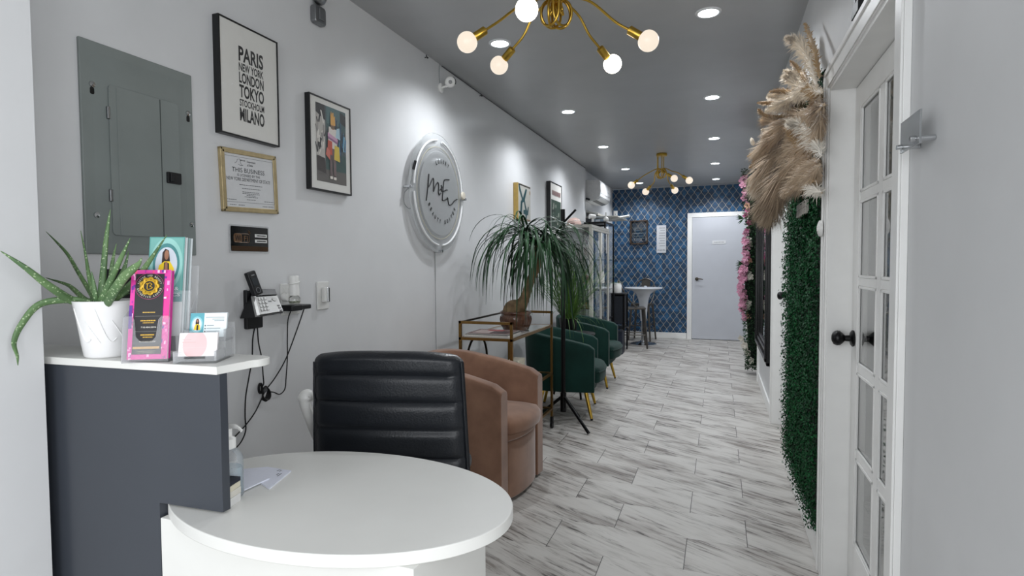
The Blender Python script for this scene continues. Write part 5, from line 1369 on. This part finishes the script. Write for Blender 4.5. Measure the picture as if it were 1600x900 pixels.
# bistro table and metal stools
tc_ = (-1.115, 9.08)
t = thing('bistro_table', 'round white pedestal bar table in front of blue wall', 'table', (tc_[0], tc_[1], 0))
M_gloss = mat('white_gloss_plastic', '#ccd0d6', .2, var=.01, coat=.3)
MB().lathe([(.0, .885), (.280, .885), (.292, .878), (.292, .868), (.270, .855), (.180, .835), (.110, .78), (.080, .70), (.062, .58), (.052, .44), (.045, .36), (.0, .36)], (*tc_, 0), (0,0,1), 48, cap=False).build('trumpet_top', M_gloss, t, smooth=40)
MB().lathe([(.0, .05), (.034, .05), (.034, .36), (.0, .36)], (*tc_, 0), (0,0,1), 24, cap=False).build('column', M_chrome, t)
MB().lathe([(.0, 0), (.205, 0), (.205, .006), (.17, .018), (.06, .035), (.034, .06), (.0, .06)], (*tc_, 0), (0,0,1), 48, cap=False).build('base', M_chrome, t, smooth=50)
tag(MB().lathe([(.0, 0), (.022, 0), (.022, .02), (.010, .024), (.0, .024)], (-1.08, 9.02, .8852), (0,0,1), 16, cap=False).build('salt_dish', M_gloss), 'tiny white dish on the bar table', 'dish')
M_tolix = mat('gunmetal_steel', '#5d5954', .38, .85, var=.08)
t = thing('metal_stool', 'metal bar stool with curved back in front of the bar table', 'bar stool')
s = .165
MB().prism(rrect(-s, s, -s, s, .05), LOC, .575, .600).build('seat', M_tolix, t, bevel=.006)
for sx in (-1, 1):
    for sy in (-1, 1):
        MB().tube([(sx*(s-.03), sy*(s-.03), .58), (sx*(s+.015), sy*(s+.015), .0)], [.020, .013], 8).build('leg', M_tolix, t)
for sy in (-1, 1): MB().cyl((-.165, sy*.165, .25), (.165, sy*.165, .25), .008, n=8).build('footrest', M_tolix, t)
for sx in (-1, 1): MB().cyl((sx*.168, -.165, .20), (sx*.168, .165, .20), .008, n=8).build('footrest', M_tolix, t)
hoop = smoothpts([(s-.02, .03, .60), (s+.0, -.10, .74), (s-.03, -.20, .93), (0, -.235, 1.0), (-s+.03, -.20, .93), (-s, -.10, .74), (-s+.02, .03, .60)], 6)
MB().tube(hoop, .011, 8).build('back_hoop', M_tolix, t)
MB().prism([(-.06, .60), (.06, .60), (.075, .985), (-.075, .985)], lambda a, b, h: (a, -.165-(b-.6)*.18+h, b), 0, -.006).build('back_splat', M_tolix, t, recalc=True)
s2 = copy_tree(t)
t.location = (-1.205, 8.685, 0); t.rotation_euler = (0, 0, R(-78))
s2['label'] = 'metal bar stool behind the bar table against the blue wall'
s2.location = (-1.19, 9.53, 0); s2.rotation_euler = (0, 0, R(172))

# black trolley with white canister
t = thing('black_trolley', 'black side trolley next to the nearer bar stool', 'trolley', (-1.33, 8.35, 0))
x0, x1, y0, y1 = -1.45, -1.255, 8.10, 8.43
MB().box(x0, x1, y0, y1, .815, .835).build('tray_top', M_black, t, bevel=.003)
for x in (x0+.012, x1-.012):
    for y in (y0+.012, y1-.012):
        l = MB().cyl((x, y, .05), (x, y, .815), .012, n=10).build('leg', M_blackm, t)
        MB().lathe([(.008, -.009), (.022, -.008), (.022, .008), (.008, .009)], (x, y, .022), (1,0,0), 14).obox((x, y, .045), (.009,0,0), (0,.010,0), (0,0,.012)).build('caster', M_black, l)
MB().box(x0+.02, x1-.02, y0+.02, y1-.02, .40, .80).build('fabric_pouch', mat('charcoal_cloth', '#24282f', .9), t, bevel=.01)
MB().box(x0, x1, y0, y1, .33, .345).build('lower_shelf', M_black, t)
t = thing('white_canister', 'white canister on top of the black trolley', 'canister', (-1.385, 8.28, .835))
MB().lathe([(.0, 0), (.056, 0), (.058, .01), (.058, .105), (.050, .118), (.0, .118)], (-1.385, 8.28, .8355), (0,0,1), 28, cap=False).build('canister_body', M_white, t, smooth=50)
MB().lathe([(.0, .118), (.052, .118), (.050, .132), (.018, .136), (.0, .136)], (-1.385, 8.28, .8355), (0,0,1), 28, cap=False).build('lid', M_white, t, smooth=50)
t = thing('waste_bin', 'small dark blue bin on the floor before the black trolley', 'bin', (-1.32, 7.98, 0))
MB().prism(rrect(-1.385, -1.255, 7.90, 8.06, .02), LOC, 0, .31).build('bin_body', ink('#111a2c'), t, bevel=.004)
MB().prism(rrect(-1.390, -1.250, 7.895, 8.065, .022), LOC, .31, .322).build('rim', ink('#0c121e'), t, bevel=.003)
# ================================================================== RIGHT SIDE
# boxwood panel: backing, then thousands of small leaves on it
t = thing('hedge_panel', 'tall artificial boxwood hedge panel on the right wall', 'hedge panel', (RX, 3.13, .14))
M_back = mat('hedge_backing', '#07120b', .95)
hy0, hy1, hz0, hz1 = 2.592, 3.70, .150, 2.02
MB().box(RX-.014, RX-.001, hy0+.01, hy1, hz0, hz1).build('backing', M_back, t)
rd = random.Random(9)
M_box = mat('boxwood_leaf', '#0c361d', .5, color2='#16522b', nscale=9, spec=.2, island=.55)
lf = MB()
for i in range(29000):
    y = rd.uniform(hy0-.012, hy1+.012); z = rd.uniform(hz0-.015, hz1+.008)
    x = RX-.014-abs(rd.gauss(.012, .014))-.002
    if rd.random() < .10: x -= rd.uniform(0, .014)
    n = Vector((-1, rd.uniform(-.9, .9), rd.uniform(-.5, 1.0))).normalized()
    a = n.cross(Vector((rd.uniform(-1,1), rd.uniform(-1,1), rd.uniform(-1,1)))).normalized(); b_ = n.cross(a)
    l, w = rd.uniform(.0055, .0095), rd.uniform(.0035, .0055); c = Vector((x, y, z))
    lf.add([c-a*l, c+b_*w-n*.001, c+a*l, c-b_*w-n*.001], [(0,1,2), (0,2,3)])
for i in range(70):   # sprigs straying past the far edge
    y = hy1+rd.uniform(.0, .05); z = rd.gauss(1.12, .16) if i < 45 else rd.uniform(.3, 1.7); x = RX-.03-rd.uniform(0, .02)
    for j in range(4):
        n = Vector((-1, rd.uniform(-.9, .9), rd.uniform(-.5, 1.0))).normalized(); a = n.cross(Vector((rd.uniform(-1,1), rd.uniform(-1,1), rd.uniform(-1,1)))).normalized(); b_ = n.cross(a)
        c = Vector((x, y, z))+Vector((rd.uniform(-.008,.008), rd.uniform(-.012,.012), rd.uniform(-.012,.012)))
        lf.add([c-a*.010, c+b_*.0055, c+a*.010, c-b_*.0055], [(0,1,2), (0,2,3)])
lf.build('leaves', M_box, t, smooth=0)['kind'] = 'stuff'

# dried pampas arrangement
t = thing('pampas_arrangement', 'big cream and tan dried pampas grass arrangement above the hedge', 'dried flower arrangement', (RX-.05, 3.05, 1.8))
MB().obox((RX-.055, 3.02, 1.80), (.022,0,0), (0,.14,0), (0,0,.20)).build('foam_block', mat('floral_foam', '#4d4433', .95), t, bevel=.01)
def plume_mat(nm, c, c2): return mat('pampas_'+nm, c, .85, color2=c2, nscale=12, sheen=.5, spec=.15, island=.20)
PC = plume_mat('cream', '#d2c4b0', '#e2d7c6'); PT = plume_mat('tan', '#9f835f', '#b59a76'); PB = plume_mat('beige', '#a8937c', '#c2ae96'); PG = plume_mat('taupe', '#8b7965', '#a89680'); PW = plume_mat('white', '#ddd6ca', '#ebe6dc')
M_stalk = mat('dry_stalk', '#9a7b4e', .8)
def plume(pts, ds, wid, mt, n, slen, nm='plume', shape=1.0, droop=.25, core=True, spread=.75):
    P3 = smoothpts([(lambda q, a, b: q if q.x < RX-.058 else onx(a, b, RX-.058))(ony(a, b, y_), a, b) for (a, b), y_ in zip(pts, ds)], 8); K = len(P3)
    mb = MB(); cum = [0]
    for i in range(1, K): cum.append(cum[-1]+(P3[i]-P3[i-1]).length)
    Ltot = cum[-1]
    for i in range(n):
        s = rd.random()**.85; 
        fi = s*(K-1); k0 = min(K-2, int(fi)); f = fi-k0
        p = P3[k0].lerp(P3[k0+1], f); tg = (P3[k0+1]-P3[k0]).normalized()
        u_ = tg.cross(Vector((rd.uniform(-1,1), rd.uniform(-1,1), rd.uniform(-1,1)))).normalized()
        env = (math.sin(PI*(.12+.80*s))**shape)
        d = (tg*rd.uniform(.40, 1.0)+u_*spread*rd.uniform(.35, 1.25)).normalized()
        l = slen*env*rd.uniform(.55, 1.35); w = rd.uniform(.0010, .0022)
        sd = d.cross(u_ if abs(d.dot(u_)) < .95 else tg).normalized()
        p1 = p+d*l*.5+Vector((0, 0, -droop*l*.12)); p2 = p+d*l+Vector((0, 0, -droop*l*.5))
        q_ = [p-sd*w*.6, p+sd*w*.6, p1+sd*w, p1-sd*w, p2]
        for v_ in q_: v_.x = min(v_.x, RX-.035)
        mb.add(q_, [(0,1,2,3), (3,2,4)])
    o = mb.build(nm, mt, t, smooth=0)
    rs = [max(.0015, wid*.30*math.sin(PI*(.1+.8*i/(K-1)))) for i in range(K)] if core else [.002]*K
    MB().tube(P3, rs, 7).build('stalk', mt if core else M_stalk, o, smooth=80)
    return o
def C5(*q): return [(1140+a/2.647, 20+b/2.647) for a, b in q]
PL = [
 (C5((372,270),(350,150),(313,46)), (2.86,2.83,2.80), .030, PT, 900, .030, dict(spread=.45, shape=.5)),
 (C5((360,300),(325,190),(285,125),(236,104)), (2.90,2.88,2.86,2.84), .052, PC, 1300, .055, dict(spread=.9)),
 (C5((330,300),(295,240),(252,200)), (2.95,2.93,2.92), .030, PT, 600, .030, dict(spread=.6)),
 (C5((320,320),(280,260),(228,240)), (3.0,2.98,2.96), .030, PC, 700, .040, {}),
 (C5((310,330),(260,285),(225,262)), (3.0,2.98,2.97), .034, PC, 700, .045, {}),
 (C5((300,350),(240,325),(170,325)), (3.05,3.03,3.0), .034, PT, 700, .036, dict(spread=.6)),
 (C5((290,355),(215,345),(160,345)), (3.08,3.05,3.03), .036, PC, 700, .042, {}),
 (C5((270,380),(190,372),(118,372)), (3.1,3.08,3.06), .030, PT, 600, .030, dict(spread=.5)),
 (C5((280,420),(200,430),(150,425),(120,400)), (3.1,3.08,3.05,3.04), .034, PT, 700, .036, dict(spread=.55)),
 (C5((345,340),(290,345),(230,370),(155,405)), (2.92,2.93,2.95,2.98), .050, PC, 1300, .060, {}),
 (C5((330,400),(360,370),(340,320),(300,320)), (2.80,2.79,2.79,2.80), .040, PT, 800, .045, dict(spread=.7)),
 (C5((380,330),(320,310),(270,350)), (2.80,2.81,2.83), .045, PC, 900, .055, {}),
 (C5((390,380),(300,430),(220,470),(150,515)), (2.90,2.93,2.98,3.05), .060, PB, 1800, .095, dict(droop=.6)),
 (C5((330,470),(240,500),(170,545),(110,590)), (2.95,3.0,3.06,3.12), .060, PB, 1800, .100, dict(droop=.7)),
 (C5((360,520),(280,500),(200,520),(140,560)), (2.90,2.95,3.0,3.05), .055, PB, 1600, .095, dict(droop=.7)),
 (C5((380,590),(355,530),(305,470),(242,452)), (2.74,2.73,2.74,2.76), .040, PW, 900, .060, dict(spread=1.0, shape=.7)),
 (C5((370,350),(378,430),(362,500),(352,560)), (2.70,2.68,2.68,2.68), .045, PB, 1100, .060, {}),
 (C5((355,345),(368,400),(330,450)), (2.74,2.73,2.75), .045, PB, 900, .060, {}),
 (C5((358,700),(330,640),(285,550),(235,480)), (2.74,2.76,2.80,2.84), .038, PT, 1500, .040, dict(spread=.55, shape=.4)),
 (C5((345,560),(250,560),(160,630),(105,720)), (2.92,2.98,3.04,3.10), .070, PB, 2200, .115, dict(droop=.9)),
 (C5((335,590),(270,620),(210,690),(185,740)), (2.88,2.93,2.98,3.0), .065, PB, 2000, .115, dict(droop=.9)),
 (C5((365,610),(330,645),(280,695),(228,755)), (2.80,2.83,2.86,2.90), .060, PB, 2000, .074, dict(droop=.4)),
 (C5((270,680),(200,720),(150,780),(125,835)), (2.95,3.0,3.05,3.08), .055, PG, 1700, .095, dict(droop=.6)),
 (C5((250,700),(215,750),(180,810),(150,862)), (2.92,2.97,3.02,3.05), .055, PG, 1700, .090, dict(droop=.6)),
 (C5((372,630),(350,670),(310,710),(245,745)), (2.75,2.77,2.80,2.83), .050, PB, 1400, .058, dict(droop=.3)),
 (C5((260,620),(180,650),(130,690),(112,750)), (3.0,3.04,3.08,3.1), .045, PC, 1300, .080, dict(droop=.8)),
 (C5((200,530),(160,500),(136,482)), (3.1,3.1,3.1), .020, PC, 400, .028, {}),
 (C5((210,560),(140,560),(78,592)), (3.1,3.1,3.12), .026, PT, 500, .032, dict(spread=.5)),
 (C5((160,620),(120,610),(84,640)), (3.12,3.12,3.13), .022, PT, 400, .032, {}),
 (C5((382,745),(355,730),(325,725)), (2.70,2.70,2.71), .030, PW, 260, .050, dict(core=False, spread=1.0)),
 (C5((300,440),(250,400),(210,385)), (2.98,3.0,3.02), .040, PB, 900, .060, {}),
 (C5((230,480),(180,450),(150,440)), (3.05,3.06,3.08), .040, PB, 800, .060, {}),
]
for pts, ds, w, mt, n, sl, kw in PL: plume(pts, ds, w, mt, n, sl, **kw)
for a, b, y_, mt in ((C5((98,548))[0], C5((90,520))[0], 3.1, PC), (C5((150,586))[0], C5((108,580))[0], 3.08, PT)):
    q0, q1 = ony(*a, y_), ony(*b, y_); m_ = (q0+q1)/2; d_ = (q1-q0).normalized(); ln_ = (q1-q0).length
    o = MB().lathe([(.0, -.6*ln_), (.0085, -.35*ln_), (.0105, 0), (.008, .4*ln_), (.0, .68*ln_)], m_, d_, 16, cap=False).build('bunny_tail', mt, t, smooth=70)
    MB().tube(smoothpts([q0-d_*.002, q0.lerp(Vector((RX-.10, 3.03, 1.80)), .5)+Vector((0,0,.03)), Vector((RX-.09, 3.03, 1.80))], 6), .0014, 5).build('stem', M_stalk, o)
# plaque in the hedge, door bell, door number
t = thing('white_plaque', 'small white slatted plaque fixed on the hedge below the pampas', 'plaque', (RX-.06, 2.89, 1.49))
pq = MB().box(RX-.058, RX-.045, 2.735, 3.045, 1.462, 1.522).build('plaque_body', ink('#a8a49c'), t, bevel=.002)
gr = MB()
for k in range(7): gr.box(RX-.0586, RX-.058, 2.775+.04*k, 2.781+.04*k, 1.468, 1.518)
gr.box(RX-.0587, RX-.0581, 2.735, 3.045, 1.490, 1.493)
gr.build('grooves', ink('#6d6962'), pq, smooth=0)
t = thing('round_bell', 'round white wall button beside the hedge on the door casing', 'bell', (RX, 2.545, 1.375))
MB().lathe([(.0, .014), (.022, .014), (.031, .010), (.033, .001), (.0, .001)], (RX-.022, 2.552, 1.385), (-1,0,0), 28, cap=False).build('housing', M_white, t, smooth=50)
MB().lathe([(.012, .014), (.012, .017), (.0, .018)], (RX-.022, 2.552, 1.385), (-1,0,0), 18, cap=False).build('button', M_white, t)
nb = text_mb('2', (0,-1,0), UPZ, (RX-.001, 2.062, 1.998), .092, .160, 0, .03)
num = MB(); k = len(nb.v)
for off, rev in ((0, True), (-.022, False)):
    o_ = len(num.v); num.v += [(x+off, y, z) for x, y, z in nb.v]
    for f_ in nb.f: num.f.append(tuple(i+o_ for i in (reversed(f_) if rev else f_))); num.mi.append(0)
ed = {}
for f_ in nb.f:
    for a, b in zip(f_, f_[1:]+f_[:1]): ed[(a, b)] = 1
for (a, b) in ed:
    if (b, a) not in ed: num.f.append((a, b, b+k, a+k)); num.mi.append(0)
tag(num.build('door_number', M_black, recalc=True, smooth=0), 'black raised number 2 on the wall over the french door', 'door number')
# suite plate on standoffs
t = thing('suite_plate', 'small clear plate on steel standoffs on the near right wall', 'sign', (RX, 1.41, 1.49))
MB().box(RX-.033, RX-.029, 1.344, 1.470, 1.485, 1.551).build('plate', mat('smoky_acrylic', (.50,.52,.53), .12, var=0, trans=.55, ior=1.3), t, bevel=.0006)
for y in (1.362, 1.455):
    s_ = MB().cyl((RX-.001, y, 1.497), (RX-.029, y, 1.497), .0055, n=18).cyl((RX-.033, y, 1.497), (RX-.044, y, 1.497), .0055, n=18).build('standoff', M_chrome, t, bevel=.0006)
# black framed mirror
t = thing('wall_mirror', 'large mirror in a thick black moulded frame on right wall', 'mirror', (RX, 5.65, .43))
y0, y1, z0, z1 = 4.955, 6.36, .425, 1.98
f = MB()
for q, x_ in ((0, .046), (.028, .058), (.070, .040), (.105, .028)):
    w_ = .034
    for b_ in ((y0+q, y0+q+w_, z0+q, z1-q), (y1-q-w_, y1-q, z0+q, z1-q), (y0+q, y1-q, z0+q, z0+q+w_), (y0+q, y1-q, z1-q-w_, z1-q)): f.box(RX-x_, RX-.001, *b_)
f.build('frame', mat('gloss_black_frame', '#0b0b0c', .25, var=.05), t, bevel=.008, seg=3)
MB().box(RX-.020, RX-.004, y0+.12, y1-.12, z0+.12, z1-.12).build('mirror_glass', mat('mirror_silver', '#d8dcdd', .02, 1., var=0), t, smooth=0)
MB().cyl((RX-.050, 4.965, 1.80), (RX-.085, 4.955, 1.80), .007, n=10).build('corner_clip', M_chrome, t)

# flower garland
t = thing('flower_garland', 'tall pink and white flower garland with green leaves on right wall', 'flower garland', (.33, 6.95, .08))
rd = random.Random(17)
M_gl = mat('garland_leaf', '#12301a', .6, color2='#264f28', nscale=9, island=.4, spec=.3)
fo = MB()
def yz_c(z): return .335+.02*math.sin(z*5), 6.93+.03*math.sin(z*3+1)
for i in range(7500):
    z = rd.uniform(.05, 2.30); cx_, cy_ = yz_c(z)
    r_ = .075*(min(1, (z+.05)*3)*.75+.25)*math.sqrt(rd.random())+.012; a = rd.uniform(0, 2*PI)
    c = Vector((min(RX+.018, cx_+r_*math.cos(a)), cy_+r_*1.9*math.sin(a), z))
    d_ = (Vector((math.cos(a), math.sin(a), rd.uniform(-.8, .5)))).normalized(); s_ = d_.cross(Vector((rd.uniform(-1,1), rd.uniform(-1,1), 1))).normalized()
    l, w = rd.uniform(.016, .034), rd.uniform(.004, .008)
    fo.add([c, c+d_*l*.5+s_*w, c+d_*l, c+d_*l*.5-s_*w], [(0,1,2), (0,2,3)])
for zc_, yy in ((1.235, 6.86), (1.18, 6.9), (1.75, 6.95)):
    for k in range(6):
        a = R(150+k*14); c = Vector((.25, yy, zc_)); d_ = Vector((math.cos(a), -.2, math.sin(a)+.1-.35*(k > 3))).normalized(); s_ = d_.cross(Vector((0,1,0))).normalized()
        fo.add([c, c+d_*.045+s_*.007, c+d_*.09, c+d_*.045-s_*.007], [(0,1,2), (0,2,3)])
fo.build('foliage', M_gl, t, smooth=0)['kind'] = 'stuff'
MB().tube([(yz_c(z)[0]+.012, yz_c(z)[1]+.03, z) for z in [.10+.11*i for i in range(20)]], .062, 10).build('backing', mat('hedge_backing', ''), t)
FM = {'pink': mat('pink_petal', '#c47e9c', .6, color2='#d9a3ba', nscale=40, sheen=.3), 'hot': mat('magenta_petal', '#b0487a', .6, color2='#c96a94', nscale=40, sheen=.3),
      'white': mat('white_petal', '#c9c3b8', .6, color2='#dedad0', nscale=40, sheen=.3), 'peach': mat('peach_petal', '#c4967c', .6, color2='#d8b29c', nscale=40)}
def blossom(nm, c, n, r_, mt, k=5):
    b_ = MB(); n = Vector(n).normalized(); u_, w_ = b_._frame(n)
    for L_, (rr, el) in enumerate(((r_, .25), (r_*.62, .8))):
        for j in range(k):
            a = 2*PI*(j+.5*L_)/k; d_ = u_*math.cos(a)+w_*math.sin(a); s_ = n.cross(d_)
            tip = c+d_*rr+n*rr*el; m1 = c+d_*rr*.55+n*rr*(el*.4)
            b_.add([c, m1+s_*rr*.42, tip+s_*rr*.18, tip-s_*rr*.18, m1-s_*rr*.42], [(0,1,2), (0,2,3), (0,3,4)])
    o = b_.build(nm, mt, t, smooth=0); return o
def fl(z, off, kind, r_):
    cx_, cy_ = yz_c(z); c = Vector((cx_-.075+off, cy_+rd.uniform(-.12, .02), z))
    blossom({'pink': 'pink_blossom', 'hot': 'magenta_blossom', 'white': 'white_blossom', 'peach': 'peach_blossom'}[kind], c, (rd.uniform(-1,-.3), -1, rd.uniform(-.4,.4)), r_, FM[kind])
for i in range(78):
    z = rd.choice([rd.uniform(.62, 1.12), rd.uniform(.75, 1.30), rd.uniform(1.15, 1.55)]); fl(z, rd.uniform(-.035, .030), 'pink', rd.uniform(.028, .040))
for z in (2.20, 2.17, 2.14, 2.11, 2.04, 1.98, 1.90, 1.62, 1.58): fl(z, rd.uniform(-.02,.03), 'pink', .042)
for z, o_ in ((1.83, .02), (1.70, .03), (1.78, .0), (1.32, .025), (1.24, .015), (1.60, .0)): fl(z, o_, 'hot', .036)
for z, o_ in ((1.50, .02), (1.46, .04), (1.13, .055), (1.10, .07), (.80, .06), (.76, .05), (.34, -.01), (.30, .0), (.24, .03), (.16, .07), (.40, -.04)): fl(z, o_, 'white', .042)
for z, o_ in ((1.88, .02), (1.28, .05), (1.20, .06), (.66, .05)): fl(z, o_, 'peach', .038)

# ================================================================== CEILING LIGHTS
M_lens = mat('downlight_lens', '#ffffff', .4, var=0, emit=(.86, .93, 1.0), estr=LENS_E)
M_bulb = mat('ivory_bulb', '#5a544b', .3, var=0, emit=(1.0, .87, .72), estr=.80)
M_bulbhot = mat('bright_bulb', '#fff6ea', .3, var=0, emit=(1.0, .92, .80), estr=9.0)
M_ring = mat('downlight_ring', '#d5d7d9', .4, var=.01)
rows = ((-.066, 'right'), (-1.212, 'left'))
for xi, (x, side) in enumerate(rows):
    for yi, y in enumerate((3.16, 4.755, 6.30, 7.87, 9.325)):
        nm = (
              'round recessed ceiling downlight, %s in the %s row' % (('largest and nearest shown', 'second nearest shown', 'third nearest shown', 'fourth nearest shown', 'farthest, by the blue wall')[yi], side))
        t = thing('downlight', nm, 'downlight', (x, y, CZ), 'ceiling downlights')
        MB().lathe([(.050, -.001), (.050, -.006), (.062, -.005), (.066, .001), (.050, .001)], (x, y, CZ), (0,0,1), 40, cap=False).build('trim_ring', M_ring, t, smooth=50)
        MB().lathe([(.0, -.0045), (.0495, -.0045), (.0495, -.0005), (.0, -.0005)], (x, y, CZ), (0,0,1), 40, cap=False).build('lens', M_lens, t, smooth=0)
        l = bpy.data.lights.new('downlight_beam', 'SPOT'); l.energy = SPOT_W; l.color = SPOT_C; l.spot_size = R(150); l.spot_blend = .7; l.shadow_soft_size = .045
        o = bpy.data.objects.new('downlight_beam', l); o.location = (x, y, CZ-.05); COL.objects.link(o); attach(o, t)

def chandelier(label, hub, bulbs, hot):
    t = thing('chandelier', label, 'chandelier', (hub[0], hub[1], CZ))
    hx, hy, hz_ = hub
    MB().lathe([(.0, -.001), (.060, -.001), (.062, -.008), (.062, -.030), (.058, -.034), (.0, -.034)], (hx, hy, CZ), (0,0,1), 40, cap=False).build('ceiling_canopy', M_brass, t, smooth=40)
    for k, (bx_, by_, bz_) in enumerate(bulbs):
        c = Vector((bx_, by_, bz_)); h = Vector((hx, hy, hz_))
        d_ = Vector((bx_-hx, by_-hy, 0)); rr = d_.length; d_.normalize(); s_ = Vector((-d_.y, d_.x, 0))
        end = (d_*.80+Vector((0, 0, -.60))).normalized()
        neck = c-end*.036; sock = neck-end*.058
        q = s_*(.034 if k % 2 else -.026)
        lp = [h+q-d_*.035+Vector((0, 0, CZ-.034-hz_)), h+q-d_*.035+Vector((0, 0, .06))]
        for j in range(0, 13):
            a = R(180+30*j); lp.append(h+q*(1-.12*j*.5)+d_*(.014+.047*math.cos(a))+Vector((0, 0, .0+.056*math.sin(a))))
        lp2 = lp + [h+d_*.02+Vector((0,0,.055)), h+d_*(rr*.20)+Vector((0,0,.047)), h+d_*(rr*.40)+Vector((0,0,.012)), sock-end*.075, sock]
        arm = MB().tube(smoothpts(lp2, 5), .0055, 10).build('arm', M_brass, t, smooth=80)
        MB().lathe([(.0, -.004), (.012, -.003), (.0175, .002), (.0175, .054), (.0155, .058), (.0, .058)], sock, end, 24, cap=False).build('socket', M_brass, arm, smooth=40)
        MB().lathe([(.0, -.006), (.0125, -.005), (.015, .002), (.022, .009)]+[(.0405*math.sin(R(a)), .036-.0405*math.cos(R(a))) for a in range(45, 181, 9)], neck, end, 32, cap=False).build('bulb', M_bulbhot if k in hot else M_bulb, arm, smooth=80)
    return t
chandelier('brass chandelier with globe bulbs cut off by the top of the photo', (-.655, 2.37, 2.305),
           [tuple(onz(730, 66, 2.135)), tuple(onz(780, 102, 2.15)), tuple(onz(823, 15, 2.15)), tuple(onz(1013, 64, 2.12)), tuple(onz(957, 100, 2.15))], (2, 4))
chandelier('smaller looking brass chandelier farther down the room by the blue wall', (-.649, 6.95, 2.305),
           [(-.975, 6.78, 2.165), (-.850, 7.10, 2.120), (-.505, 6.92, 2.235), (-.515, 7.18, 2.130), (-.335, 6.86, 2.195)], ())
